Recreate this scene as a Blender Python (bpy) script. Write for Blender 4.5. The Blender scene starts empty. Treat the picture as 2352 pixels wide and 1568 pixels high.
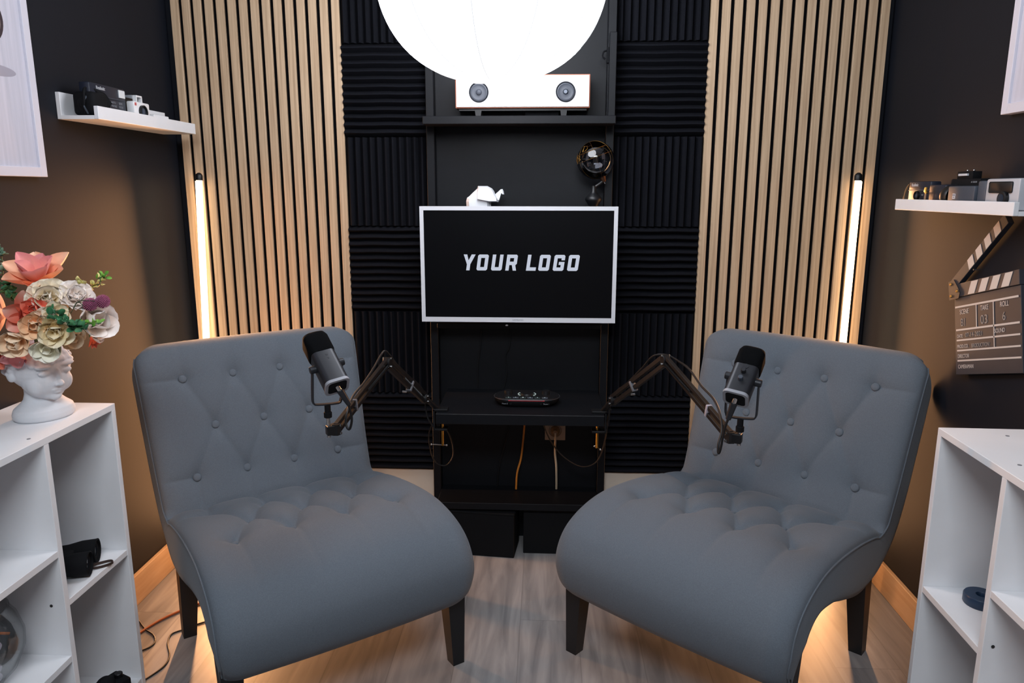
import bpy, bmesh, math, random
import numpy as np
from mathutils import Vector, Matrix, Euler

random.seed(7)
SC = bpy.context.scene
COL = SC.collection
PI = math.pi

# ------------------------------------------------------------------ camera
CF, CYAW, CPITCH, CROLL = 1692.06, -0.0463, 0.2029, 0.0009
CLOC = Vector((0.0, -2.6792, 1.3241))
def cam_axes():
    f = Vector((math.sin(CYAW)*math.cos(CPITCH), math.cos(CYAW)*math.cos(CPITCH), -math.sin(CPITCH)))
    r = Vector((math.cos(CYAW), -math.sin(CYAW), 0)); u = r.cross(f)
    c, s = math.cos(CROLL), math.sin(CROLL)
    return c*r+s*u, -s*r+c*u, f
CR, CU, CFW = cam_axes()
cd = bpy.data.cameras.new('camera'); cam = bpy.data.objects.new('camera', cd); COL.objects.link(cam)
cd.sensor_width = 36.0; cd.lens = CF*36.0/2352.0; cd.clip_start = .05; cd.clip_end = 50
cam.matrix_world = Matrix(((CR.x, CU.x, -CFW.x, CLOC.x), (CR.y, CU.y, -CFW.y, CLOC.y), (CR.z, CU.z, -CFW.z, CLOC.z), (0, 0, 0, 1)))
SC.camera = cam

def at(px, py, axis, val):
    """point of the room seen at a photograph pixel, on the plane axis = val"""
    d = CFW + CR*(px-1176)/CF + CU*(784-py)/CF
    t = (val-CLOC[axis])/d[axis]
    return CLOC + d*t

# ------------------------------------------------------------------ world and exposure
W = bpy.data.worlds.new('world'); SC.world = W; W.use_nodes = True
W.node_tree.nodes['Background'].inputs[0].default_value = (.55, .62, .75, 1)
W.node_tree.nodes['Background'].inputs[1].default_value = .05
vs = SC.view_settings
vs.view_transform = 'Standard'; vs.look = 'None'; vs.exposure = 0.0; vs.gamma = 1.0; vs.use_curve_mapping = False
LANTERN_E = 9.0
TUBE_POWER = 17.0
FILL_POWER = 42.0

# soft daylight-white fill, added out of view behind the camera to brighten fronts
al = bpy.data.lights.new('added_fill_light', 'AREA'); al.shape = 'RECTANGLE'; al.size = 1.2; al.size_y = .5
al.energy = FILL_POWER; al.color = (.86, .93, 1.0)
alo = bpy.data.objects.new('added_fill_light', al); COL.objects.link(alo); alo.location = (-.1, -3.0, 2.5)
alo.rotation_euler = (math.radians(38), 0, 0)

# ------------------------------------------------------------------ helpers
def lin(h):
    h = h.lstrip('#'); o = []
    for i in (0, 2, 4):
        c = int(h[i:i+2], 16)/255
        o.append(c/12.92 if c <= .04045 else ((c+.055)/1.055)**2.4)
    return tuple(o)

MATS = {}
def mat(name, color=(.5, .5, .5), rough=.5, metal=0., emit=None, estr=0., noise=0., nscale=40., bump=0., bscale=200.,
        spec=.5, sheen=0., attr=None, stretch=(1, 1, 1), trans=0., ior=1.45, color2=None, coat=0.):
    if name in MATS: return MATS[name]
    if isinstance(color, str): color = lin(color)
    m = bpy.data.materials.new(name); m.use_nodes = True
    nt = m.node_tree; b = nt.nodes['Principled BSDF']
    b.inputs['Base Color'].default_value = (*color, 1); b.inputs['Roughness'].default_value = rough
    b.inputs['Metallic'].default_value = metal; b.inputs['Specular IOR Level'].default_value = spec
    b.inputs['IOR'].default_value = ior
    b.inputs['Sheen Weight'].default_value = sheen; b.inputs['Sheen Roughness'].default_value = .4
    b.inputs['Transmission Weight'].default_value = trans; b.inputs['Coat Weight'].default_value = coat
    tc = nt.nodes.new('ShaderNodeTexCoord'); mp = nt.nodes.new('ShaderNodeMapping'); mp.inputs['Scale'].default_value = stretch
    nt.links.new(tc.outputs['Object'], mp.inputs[0])
    src = None
    if attr:
        a = nt.nodes.new('ShaderNodeAttribute'); a.attribute_name = attr; src = a.outputs['Color']
        nt.links.new(src, b.inputs['Base Color'])
    if noise > 0 or color2:
        n = nt.nodes.new('ShaderNodeTexNoise'); n.inputs['Scale'].default_value = nscale; n.inputs['Detail'].default_value = 5
        nt.links.new(mp.outputs[0], n.inputs['Vector'])
        r = nt.nodes.new('ShaderNodeMapRange'); nt.links.new(n.outputs['Fac'], r.inputs[0])
        r.inputs[1].default_value = .3; r.inputs[2].default_value = .7
        if color2:
            if isinstance(color2, str): color2 = lin(color2)
            mx = nt.nodes.new('ShaderNodeMix'); mx.data_type = 'RGBA'
            mx.inputs[6].default_value = (*color, 1); mx.inputs[7].default_value = (*color2, 1)
            nt.links.new(r.outputs[0], mx.inputs[0]); nt.links.new(mx.outputs[2], b.inputs['Base Color'])
        else:
            r.inputs[3].default_value = 1-noise; r.inputs[4].default_value = 1+noise
            mx = nt.nodes.new('ShaderNodeMix'); mx.data_type = 'RGBA'; mx.blend_type = 'MULTIPLY'; mx.inputs[0].default_value = 1
            mx.inputs[6].default_value = (*color, 1)
            if src: nt.links.new(src, mx.inputs[6])
            nt.links.new(r.outputs[0], mx.inputs[7]); nt.links.new(mx.outputs[2], b.inputs['Base Color'])
    if bump > 0:
        n2 = nt.nodes.new('ShaderNodeTexNoise'); n2.inputs['Scale'].default_value = bscale; n2.inputs['Detail'].default_value = 3
        nt.links.new(mp.outputs[0], n2.inputs['Vector'])
        bp = nt.nodes.new('ShaderNodeBump'); bp.inputs['Strength'].default_value = bump; bp.inputs['Distance'].default_value = .002
        nt.links.new(n2.outputs['Fac'], bp.inputs['Height']); nt.links.new(bp.outputs[0], b.inputs['Normal'])
    if emit is not None:
        if isinstance(emit, str): emit = lin(emit)
        b.inputs['Emission Color'].default_value = (*emit, 1); b.inputs['Emission Strength'].default_value = estr
    MATS[name] = m
    return m

def catmull(pts, n=8, closed=False):
    P = [Vector(p) for p in pts]; out = []
    N = len(P)
    for i in range(N-1):
        p0 = P[i-1] if i > 0 else P[0]*2-P[1]
        p1, p2 = P[i], P[i+1]
        p3 = P[i+2] if i+2 < N else P[-1]*2-P[-2]
        for k in range(n):
            t = k/n
            out.append(.5*((2*p1)+(p2-p0)*t+(2*p0-5*p1+4*p2-p3)*t*t+(3*p1-p0-3*p2+p3)*t**3))
    out.append(P[-1])
    return out

class MB:
    def __init__(s): s.bm = bmesh.new(); s.cols = None
    def add(s, vs_, fs, M=None):
        v = [s.bm.verts.new((M @ Vector(p)) if M is not None else Vector(p)) for p in vs_]
        out = []
        for f in fs:
            try: out.append(s.bm.faces.new([v[i] for i in f]))
            except ValueError: pass
        return v, out
    def box(s, c, d, rot=None, bev=0., seg=2, taper=None):
        x, y, z = d[0]/2, d[1]/2, d[2]/2
        t = taper or (1, 1)
        V = [(-x*t[0], -y*t[1], -z), (x*t[0], -y*t[1], -z), (x*t[0], y*t[1], -z), (-x*t[0], y*t[1], -z), (-x, -y, z), (x, -y, z), (x, y, z), (-x, y, z)]
        F = [(3, 2, 1, 0), (4, 5, 6, 7), (0, 1, 5, 4), (1, 2, 6, 5), (2, 3, 7, 6), (3, 0, 4, 7)]
        M = Matrix.Translation(Vector(c))
        if rot is not None:
            M = M @ (rot.to_4x4() if isinstance(rot, Matrix) else Euler(rot).to_matrix().to_4x4())
        if bev > 0:
            b2 = bmesh.new(); vv = [b2.verts.new(p) for p in V]
            for f in F: b2.faces.new([vv[i] for i in f])
            bmesh.ops.bevel(b2, geom=list(b2.edges), offset=bev, segments=seg, profile=.5, affect='EDGES')
            b2.verts.index_update()
            s.add([v.co.copy() for v in b2.verts], [[v.index for v in f.verts] for f in b2.faces], M); b2.free()
        else: s.add(V, F, M)
        return s
    def cyl(s, p0, p1, r0, r1=None, n=20, bev=0.):
        r1 = r0 if r1 is None else r1
        p0, p1 = Vector(p0), Vector(p1); d = p1-p0; L = d.length
        M = Matrix.Translation(p0) @ d.to_track_quat('Z', 'Y').to_matrix().to_4x4()
        if bev > 0: return s.lathe([(0, 0), (r0-bev, 0), (r0, bev), (r1, L-bev), (r1-bev, L), (0, L)], n, M)
        return s.lathe([(0, 0), (r0, 0), (r1, L), (0, L)], n, M)
    def lathe(s, prof, n=28, M=None, sx=1, sy=1):
        V = []; idx = []
        for r, z in prof:
            if r < 1e-7: idx.append([len(V)]*n); V.append((0, 0, z))
            else:
                idx.append(list(range(len(V), len(V)+n)))
                for k in range(n): V.append((r*sx*math.cos(2*PI*k/n), r*sy*math.sin(2*PI*k/n), z))
        F = []
        for a, b in zip(idx, idx[1:]):
            for k in range(n):
                q = [a[k], a[(k+1) % n], b[(k+1) % n], b[k]]; u = []
                for i in q:
                    if i not in u: u.append(i)
                if len(u) > 2: F.append(u)
        s.add(V, F, M); return s
    def tube(s, pts, r, n=8, sm=6, rr=None):
        P = catmull(pts, sm) if sm else [Vector(p) for p in pts]
        N = len(P); V = []; up = Vector((0, 0, 1)); prev = None
        for i, p in enumerate(P):
            t = (P[min(i+1, N-1)]-P[max(i-1, 0)]).normalized()
            if prev is None:
                a = t.cross(up)
                if a.length < .05: a = t.cross(Vector((1, 0, 0)))
                a.normalize()
            else:
                a = (prev - t*prev.dot(t)).normalized()
            prev = a; b = t.cross(a)
            ri = r if rr is None else rr(i/(N-1))
            for k in range(n): V.append(p+(a*math.cos(2*PI*k/n)+b*math.sin(2*PI*k/n))*ri)
        F = [[i*n+k, i*n+(k+1) % n, (i+1)*n+(k+1) % n, (i+1)*n+k] for i in range(N-1) for k in range(n)]
        F += [list(range(n))[::-1], list(range((N-1)*n, N*n))]
        s.add(V, F); return s
    def ribbon(s, pts, w, th, side=Vector((0, 1, 0)), sm=6):
        P = catmull(pts, sm) if sm else [Vector(p) for p in pts]
        N = len(P); V = []
        for i, p in enumerate(P):
            t = (P[min(i+1, N-1)]-P[max(i-1, 0)]).normalized(); a = (side-t*side.dot(t)).normalized(); b = t.cross(a)
            V += [p+a*w/2+b*th/2, p-a*w/2+b*th/2, p-a*w/2-b*th/2, p+a*w/2-b*th/2]
        F = [[i*4+k, i*4+(k+1) % 4, (i+1)*4+(k+1) % 4, (i+1)*4+k] for i in range(N-1) for k in range(4)]
        F += [[3, 2, 1, 0], [(N-1)*4+k for k in range(4)]]
        s.add(V, F); return s
    def prism(s, poly, h, M=None):
        n = len(poly)
        V = [(x, y, 0) for x, y in poly]+[(x, y, h) for x, y in poly]
        F = [list(range(n))[::-1], list(range(n, 2*n))]+[[i, (i+1) % n, n+(i+1) % n, n+i] for i in range(n)]
        s.add(V, F, M); return s
    def tent(s, poly, t, inset, M=None):
        """closed outline at mid thickness with smaller faces on both sides"""
        n = len(poly); cx = sum(p[0] for p in poly)/n; cy = sum(p[1] for p in poly)/n
        ins = [(cx+(x-cx)*inset, cy+(y-cy)*inset) for x, y in poly]
        V = [(x, y, 0) for x, y in poly]+[(x, y, t/2) for x, y in ins]+[(x, y, -t/2) for x, y in ins]
        F = [list(range(n, 2*n)), list(range(2*n, 3*n))[::-1]]
        for i in range(n):
            j = (i+1) % n; F += [[i, j, n+j, n+i], [j, i, 2*n+i, 2*n+j]]
        s.add(V, F, M); return s
    def ball(s, c, r, M=None, n=20, m=12):
        r = (r, r, r) if not hasattr(r, '__len__') else r
        T = Matrix.Translation(Vector(c)) @ Matrix.Diagonal((*r, 1))
        if M is not None: T = M @ T
        s.lathe([(math.sin(PI*i/m), -math.cos(PI*i/m)) for i in range(m+1)], n, T); return s
    def grid(s, G, flip=False, closed=False):
        """G: array (R, C, 3)"""
        R, C = len(G), len(G[0]); v = [[s.bm.verts.new(Vector(p)) for p in row] for row in G]
        for i in range(R-1):
            for j in range(C-1 if not closed else C):
                q = [v[i][j], v[i][(j+1) % C], v[i+1][(j+1) % C], v[i+1][j]]
                s.bm.faces.new(q[::-1] if flip else q)
        return s
    def build(s, name, m, parent=None, smooth=False, local=False, angle=40):
        if parent is not None and not local:
            s.bm.transform(parent.matrix_basis.inverted() if parent.parent is None else (parent.parent.matrix_basis @ parent.matrix_basis).inverted())
        bmesh.ops.recalc_face_normals(s.bm, faces=list(s.bm.faces)) if not getattr(s, 'keep', False) else None
        me = bpy.data.meshes.new(name); s.bm.to_mesh(me); s.bm.free()
        me.materials.append(m)
        if smooth:
            me.polygons.foreach_set('use_smooth', [True]*len(me.polygons))
            if angle: me.set_sharp_from_angle(angle=math.radians(angle))
        o = bpy.data.objects.new(name, me); COL.objects.link(o)
        if parent is not None: o.parent = parent
        return o

def thing(name, label, cat, loc=(0, 0, 0), rz=0, group=None):
    o = bpy.data.objects.new(name, None); COL.objects.link(o); o.empty_display_size = .05
    o.matrix_basis = Matrix.Translation(Vector(loc)) @ Matrix.Rotation(rz, 4, 'Z')
    o['label'] = label; o['category'] = cat
    if group: o['group'] = group
    return o
def tag(o, label, cat, group=None):
    o['label'] = label; o['category'] = cat
    if group: o['group'] = group
    return o
def struct(o): o['kind'] = 'structure'; return o

def text(body, size, M, m, name='lettering', parent=None, sx=1., shear=0., align='LEFT', ext=.0003, space=1.):
    c = bpy.data.curves.new(name, 'FONT'); c.body = body; c.size = size; c.shear = shear; c.align_x = align
    c.extrude = ext; c.space_character = space; c.offset = 0
    o = bpy.data.objects.new(name, c); COL.objects.link(o)
    dg = bpy.context.evaluated_depsgraph_get(); me = bpy.data.meshes.new_from_object(o.evaluated_get(dg))
    bpy.data.objects.remove(o); bpy.data.curves.remove(c)
    T = M @ Matrix.Diagonal((sx, 1, 1, 1))
    if parent is not None: T = parent.matrix_basis.inverted() @ T
    me.transform(T); me.materials.clear(); me.materials.append(m)
    o = bpy.data.objects.new(name, me); COL.objects.link(o)
    if parent is not None: o.parent = parent
    return o

def frame(o, x, y):
    """matrix with origin o and in-plane axes x, y"""
    x = Vector(x).normalized(); y = Vector(y).normalized(); z = x.cross(y).normalized(); o = Vector(o)
    return Matrix(((x.x, y.x, z.x, o.x), (x.y, y.y, z.y, o.y), (x.z, y.z, z.z, o.z), (0, 0, 0, 1)))

# ------------------------------------------------------------------ materials
WALLC = '#13161e'
m_wall = mat('black_wall_paint', WALLC, .6, noise=.06, nscale=3, bump=.04, bscale=60, spec=.25)
m_unit = mat('black_painted_wood', '#0b0d12', .5, spec=.3, noise=.12, nscale=6, bump=.06, bscale=60, stretch=(1, 6, 6))
m_foam = mat('charcoal_foam', '#15161b', .95, spec=.08, bump=.5, bscale=500)
m_felt = mat('black_felt', '#0a0b0e', .95, spec=.1)
m_black = mat('black_plastic', '#0f1013', .42)
m_blackm = mat('black_matte', '#101114', .8, spec=.2)
m_chrome = mat('chrome', '#c9c9c9', .2, 1.)
m_brass = mat('brass', '#c79a4a', .3, 1.)
m_white = mat('white_laminate', '#e9eaed', .5, noise=.03, nscale=8)
m_whitep = mat('white_gloss_plastic', '#e6e6e8', .35)
m_pine = mat('pine_board', '#e6c39a', .45, color2='#d9b084', nscale=5, stretch=(14, 1.2, 14))
m_cream = mat('cream_board', '#cfc5b8', .6, noise=.05, nscale=5)
m_ceil = mat('ceiling_paint', '#b9babd', .9)
m_velvet = mat('grey_blue_velvet', '#636b74', .85, noise=.10, nscale=420, sheen=.12, bump=.25, bscale=900, spec=.2)
m_leg = mat('black_stained_wood', '#131519', .45)
m_screen = mat('screen_glass', '#030407', .3, spec=.25)
m_bez = mat('white_bezel', '#d9d9dd', .4)
m_logo = mat('screen_letters', '#10131a', .4, emit='#cdd4e4', estr=.85)
m_grey = mat('mid_grey_plastic', '#8d9096', .5)
m_slate = mat('slate_plastic', '#3d444f', .45)

# slat wood: vertical oak grain
def wood_slat():
    m = mat('oak_slats', '#b39878', .5); nt = m.node_tree; b = nt.nodes['Principled BSDF']
    tc = nt.nodes.new('ShaderNodeTexCoord'); mp = nt.nodes.new('ShaderNodeMapping'); mp.inputs['Scale'].default_value = (60, 60, 1.5)
    n = nt.nodes.new('ShaderNodeTexNoise'); n.inputs['Scale'].default_value = 2.2; n.inputs['Detail'].default_value = 6
    cr = nt.nodes.new('ShaderNodeValToRGB'); e = cr.color_ramp.elements
    e[0].position = .3; e[0].color = (*lin('#b09274'), 1); e[1].position = .7; e[1].color = (*lin('#d2b595'), 1)
    L = nt.links.new; L(tc.outputs['Object'], mp.inputs[0]); L(mp.outputs[0], n.inputs['Vector']); L(n.outputs['Fac'], cr.inputs[0]); L(cr.outputs[0], b.inputs['Base Color'])
    return m
m_slat = wood_slat()

def floor_mat():
    m = mat('grey_oak_floor', '#9a938c', .42); nt = m.node_tree; b = nt.nodes['Principled BSDF']; L = nt.links.new
    def nd(t, **k):
        x = nt.nodes.new(t)
        for a, v in k.items(): setattr(x, a, v)
        return x
    tc = nd('ShaderNodeTexCoord'); sp = nd('ShaderNodeSeparateXYZ'); L(tc.outputs['Object'], sp.inputs[0])
    def mth(op, a, b_=None, c=None):
        x = nd('ShaderNodeMath', operation=op)
        for i, v in enumerate((a, b_, c)):
            if v is None: continue
            if hasattr(v, 'node'): L(v, x.inputs[i])
            else: x.inputs[i].default_value = v
        return x.outputs[0]
    PW, PL = .18, 1.29
    u = mth('DIVIDE', mth('ADD', sp.outputs[0], .07+PW*20), PW)
    row = mth('FLOOR', u); fu = mth('FRACT', u)
    wn = nd('ShaderNodeTexWhiteNoise', noise_dimensions='1D'); L(mth('ADD', row, 5.0), wn.inputs['W'])
    # the plank from x=-.07 has its end joint at y=-.587
    off = mth('MULTIPLY', mth('ABSOLUTE', mth('SUBTRACT', row, 20.0)), .43)
    v = mth('ADD', mth('DIVIDE', mth('ADD', sp.outputs[1], .587), PL), mth('ADD', off, 30.0))
    cell = mth('FLOOR', v); fv = mth('FRACT', v)
    w2 = nd('ShaderNodeTexWhiteNoise', noise_dimensions='2D'); cb = nd('ShaderNodeCombineXYZ'); L(row, cb.inputs[0]); L(cell, cb.inputs[1]); L(cb.outputs[0], w2.inputs['Vector'])
    # grain
    ad = nd('ShaderNodeVectorMath', operation='ADD'); L(tc.outputs['Object'], ad.inputs[0])
    sc_ = nd('ShaderNodeVectorMath', operation='SCALE'); L(w2.outputs['Color'], sc_.inputs[0]); sc_.inputs['Scale'].default_value = 7; L(sc_.outputs[0], ad.inputs[1])
    mp = nd('ShaderNodeMapping'); mp.inputs['Scale'].default_value = (16, 1.6, 1); L(ad.outputs[0], mp.inputs[0])
    n = nd('ShaderNodeTexNoise'); n.inputs['Scale'].default_value = 1.6; n.inputs['Detail'].default_value = 7; n.inputs['Distortion'].default_value = .8; L(mp.outputs[0], n.inputs['Vector'])
    cr = nd('ShaderNodeValToRGB'); e = cr.color_ramp.elements
    e[0].position = .28; e[0].color = (*lin('#6e6d6f'), 1); e[1].position = .72; e[1].color = (*lin('#9a9796'), 1); L(n.outputs['Fac'], cr.inputs[0])
    val = mth('ADD', mth('MULTIPLY', w2.outputs['Value'], .34), .82)
    edge = mth('MINIMUM', mth('MINIMUM', fu, mth('SUBTRACT', 1.0, fu)), mth('MULTIPLY', mth('MINIMUM', fv, mth('SUBTRACT', 1.0, fv)), PL/PW))
    groove = mth('GREATER_THAN', edge, .008); g2 = mth('ADD', mth('MULTIPLY', groove, .22), .78)
    mx = nd('ShaderNodeMix', data_type='RGBA', blend_type='MULTIPLY'); mx.inputs[0].default_value = 1
    L(cr.outputs[0], mx.inputs[6]); L(mth('MULTIPLY', val, g2), mx.inputs[7]); L(mx.outputs[2], b.inputs['Base Color'])
    bp = nd('ShaderNodeBump'); bp.inputs['Strength'].default_value = .15; bp.inputs['Distance'].default_value = .002
    L(n.outputs['Fac'], bp.inputs['Height']); L(bp.outputs[0], b.inputs['Normal'])
    return m
m_floor = floor_mat()

# ------------------------------------------------------------------ room
XW0, XW1, YF, ZC = -1.329, 1.146, -4.2, 2.65
struct(MB().box(((XW0+XW1)/2, YF/2, -.05), (XW1-XW0+.2, -YF+.2, .1)).build('floor', m_floor))
struct(MB().box(((XW0+XW1)/2, YF/2, ZC+.05), (XW1-XW0+.2, -YF+.2, .1)).build('ceiling', m_ceil))
struct(MB().box(((XW0+XW1)/2, .05, ZC/2), (XW1-XW0+.2, .1, ZC)).build('wall_back', m_wall))
struct(MB().box((XW0-.05, YF/2, ZC/2), (.1, -YF, ZC)).build('wall_left', m_wall))
struct(MB().box((XW1+.05, YF/2, ZC/2), (.1, -YF, ZC)).build('wall_right', m_wall))
struct(MB().box(((XW0+XW1)/2, YF-.05, ZC/2), (XW1-XW0+.2, .1, ZC)).build('wall_front', m_ceil))
struct(MB().box((XW0+.007, -2.0, .05), (.014, 3.9, .1), bev=.002).build('baseboard_left', m_pine))
struct(MB().box((XW1-.007, -2.0, .05), (.014, 3.9, .1), bev=.002).build('baseboard_right', m_pine))
struct(MB().box((-.57, -.006, .134), (.30, .012, .268)).build('trim_1', m_cream))
struct(MB().box((.383, -.006, .134), (.31, .012, .268)).build('trim_2', m_cream))

# ------------------------------------------------------------------ slat panels
def slat_panel(x0, label):
    t = thing('slat_panel', label, 'wall panel', (x0, 0, 0), 0, 'oak slat wall panels')
    MB().box((x0+.2935, -.005, 1.2), (.587, .0098, 2.4)).build('felt_backing', m_felt, t)
    b = MB()
    for k in range(15): b.box((x0+.04*k+.0135, -.016, 1.2), (.027, .012, 2.398), bev=.001, seg=1)
    b.build('slats', m_slat, t)
XL, XR = -1.302, .539
slat_panel(XL, 'oak vertical slat panel on the wall behind the chair beside the flowers')
slat_panel(XR, 'oak vertical slat panel on the wall behind the chair beside the clapperboard')

# ------------------------------------------------------------------ acoustic foam
TS = .3099; Z0 = .2679
def foam(x0, x1, row, vertical, label):
    z0 = Z0+TS*row; z1 = z0+TS-.003
    t = MB(); n = 12; h0, h1 = .008, .030
    rnd = random.Random(row*7+int(x0*100))
    if vertical:
        st = TS/n; prof = [(x0, -h0)]
        x = x0
        while x < x1-.001:
            prof += [(min(x+st*.5, x1), -h1+rnd.uniform(0, .002)), (min(x+st*.72, x1), -h1+.001), (min(x+st, x1), -h0-.001)]
            x += st
        prof += [(x1, 0), (x0, 0)]
        t.prism(prof, z1-z0, Matrix.Translation((0, 0, z0)))
    else:
        st = (z1-z0)/n; G = []
        wob = rnd.uniform(0, 6)
        pr = [(0, z0)]
        for k in range(n):
            pr += [(-h0, z0+k*st), (-h1, z0+(k+.45)*st), (-h1+.001, z0+(k+.65)*st), (-h0, z0+(k+.999)*st)]
        pr += [(0, z1)]
        for y, z in pr:
            G.append([(x0+(x1-x0)*i/16, y, z+(.0006*math.sin(wob+i*.7+z*9) if y < -.001 and 0 < i < 16 else 0)) for i in range(17)])
        t.grid(G)
        t.add([g[0] for g in G], [list(range(len(G)))]); t.add([g[-1] for g in G], [list(range(len(G)))[::-1]])
    o = t.build('foam_panel', m_foam)
    tag(o, label, 'foam panel', 'charcoal acoustic foam tiles')
levels = ['lowest', 'second from the bottom', 'third from the bottom', 'fourth from the bottom', 'fifth, level with the speaker', 'topmost']
for r in range(6):
    v = r % 2 == 1
    k = 'vertical' if v else 'horizontal'
    foam(-.7135, -.4225, r, v, 'black %s-ridged foam tile left of the screen, %s' % (k, levels[r]))
    foam(.2295, .5375, r, v, 'black %s-ridged foam tile right of the screen, %s' % (k, levels[r]))

# ------------------------------------------------------------------ shelving unit
UX0, UX1 = -.419, .2265
unit = thing('shelving_unit', 'tall black wooden shelf unit on the wall carrying the screen and speaker', 'shelf unit', ((UX0+UX1)/2, 0, 0))
MB().box(((UX0+UX1)/2, -.006, 1.2), (UX1-UX0-.01, .012, 2.4)).build('back_panel', m_unit, unit)
for x in (UX0+.014, UX1-.014):
    MB().box((x, -.035, 1.2), (.028, .046, 2.4), bev=.0015, seg=1).build('upright', m_unit, unit)
MB().box(((UX0+UX1)/2, -.081, 1.551), (.640, .137, .026), bev=.0015, seg=1).build('shelf', m_unit, unit)
MB().box(((UX0+UX1)/2, -.066, 1.238), (.585, .105, .02), bev=.0015, seg=1).build('shelf', m_unit, unit)
MB().box((-.0835, -.171, .573), (.563, .318, .036), bev=.0015, seg=1).build('desk_shelf', m_unit, unit)
MB().box(((UX0+UX1)/2, -.095, .194), (.588, .165, .026), bev=.0015, seg=1).build('shelf', m_unit, unit)
MB().box(((UX0+UX1)/2, -.05, .845), (.588, .07, .018), bev=.0015, seg=1).build('cross_rail', m_unit, unit)
MB().box((UX1-.012, -.058, 1.70), (.024, .05, .27), bev=.0015, seg=1).build('side_board', m_unit, unit)

def dark_box(x0, x1, yf, rz, label, z=.165):
    t = MB(); c = ((x0+x1)/2, yf+.075, z/2)
    t.box(c, (x1-x0, .14, z), rot=(0, 0, rz), bev=.002, seg=1)
    t.box((c[0], c[1], z+.004), (x1-x0+.004, .144, .008), rot=(0, 0, rz), bev=.002, seg=1)
    tag(t.build('storage_box', m_blackm), label, 'box', 'black boxes under the shelf unit')
dark_box(-.385, -.100, -.185, -.10, 'black box standing askew under the shelf unit behind the chair beside the flowers')
dark_box(-.075, .19, -.158, 0, 'black box standing straight under the shelf unit behind the chair beside the clapperboard')

# ------------------------------------------------------------------ television
TY = -.170; TX0, TX1, TZ0, TZ1 = -.430, .2385, .875, 1.2695
tv = thing('television', 'white framed flat television reading YOUR LOGO mounted on the black shelf unit', 'television', ((TX0+TX1)/2, TY, (TZ0+TZ1)/2))
bz, bb = .0132, .0165
t = MB(); cx = (TX0+TX1)/2
t.box((cx, TY+.013, TZ1-bz/2), (TX1-TX0, .026, bz))
t.box((cx, TY+.013, TZ0+bb/2), (TX1-TX0, .026, bb))
for x in (TX0+bz/2, TX1-bz/2): t.box((x, TY+.013, (TZ0+bb+TZ1-bz)/2), (bz, .026, TZ1-TZ0-bz-bb+.0005))
t.build('bezel', m_bez, tv)
MB().box((cx, TY+.010, (TZ0+TZ1)/2), (TX1-TX0-.02, .014, TZ1-TZ0-.02)).build('screen', m_screen, tv)
MB().box((cx, TY+.033, (TZ0+TZ1)/2), (TX1-TX0-.05, .022, TZ1-TZ0-.05), bev=.006).build('back_cover', m_black, tv)
t = MB()
t.box((cx, -.078, 1.06), (.16, .092, .16), bev=.004); t.box((cx, -.112, 1.06), (.2, .012, .24), bev=.002)
t.build('wall_mount', m_black, tv)
# blocky italic letters
def block_text():
    S = .000305; sh = .14
    y0s = TY+.0025
    def P(poly, ox):
        out = []
        for x, y in poly:      # x right, y up in crop units, baseline 0, height 178
            out.append((ox+x+sh*y, y))
        M = Matrix(((S, 0, 0, cx-1130*S+.000), (0, 0, -1, y0s), (0, S, 0, 0), (0, 0, 0, 1)))
        n = len(out); base = (718-781)*S + (TZ0+TZ1)/2+.001
        V = [(cx+(x-1128)*S, y0s, base+y*S) for x, y in out]+[(cx+(x-1128)*S, y0s-.0004, base+y*S) for x, y in out]
        b.add(V, [list(range(n)), list(range(n, 2*n))[::-1]]+[[i, (i+1) % n, n+(i+1) % n, n+i] for i in range(n)])
    H, w, k, c = 178, 120, 38, 14
    def O(ox):
        P([(c, 0), (w-c, 0), (w, c), (w, k), (0, k), (0, c)], ox)
        P([(0, H-k), (w, H-k), (w, H-c), (w-c, H), (c, H), (0, H-c)], ox)
        P([(0, k), (k, k), (k, H-k), (0, H-k)], ox); P([(w-k, k), (w, k), (w, H-k), (w-k, H-k)], ox)
    def Y(ox):
        P([(30, 0), (30+k, 0), (30+k, 68), (114, H), (70, H), (43, 112), (20, H), (-20, H), (30, 68)], ox+4)
    def U(ox):
        P([(c, 0), (w-c, 0), (w, c), (w, k), (0, k), (0, c)], ox)
        P([(0, k), (k, k), (k, H), (0, H)], ox); P([(w-k, k), (w, k), (w, H), (w-k, H)], ox)
    def R(ox):
        P([(0, 0), (k, 0), (k, H-k), (0, H-k)], ox); P([(0, H-k), (w, H-k), (w, H-c), (w-c, H), (0, H)], ox)
        P([(w-k, 62+k), (w, 62+k), (w, H-k), (w-k, H-k)], ox)
        P([(k, 62), (w-c, 62), (w, 62+c), (w, 62+k), (k, 62+k)], ox)
        P([(w-k+2, 0), (w+2, 0), (w-16, 62), (w-k-16, 62)], ox)
    def L_(ox):
        P([(0, 0), (k, 0), (k, H), (0, H)], ox); P([(k, 0), (108, 0), (108, k), (k, k)], ox)
    def G(ox):
        P([(c, 0), (w-c, 0), (w, c), (w, k), (0, k), (0, c)], ox)
        P([(0, H-k), (w, H-k), (w, H-c), (w-c, H), (c, H), (0, H-c)], ox)
        P([(0, k), (k, k), (k, H-k), (0, H-k)], ox)
        P([(w-k, k), (w, k), (w, 100), (w-k, 100)], ox); P([(58, 66), (w-k, 66), (w-k, 100), (58, 100)], ox)
        P([(w-k, H-k-22), (w, H-k-22), (w, H-k), (w-k, H-k)], ox)
    for f, ox in ((Y, 510), (O, 658), (U, 822), (R, 983), (L_, 1215), (O, 1350), (G, 1512), (O, 1672)):
        b = MB(); f(ox); b.build('letter', m_logo, tv)
block_text()
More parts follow.
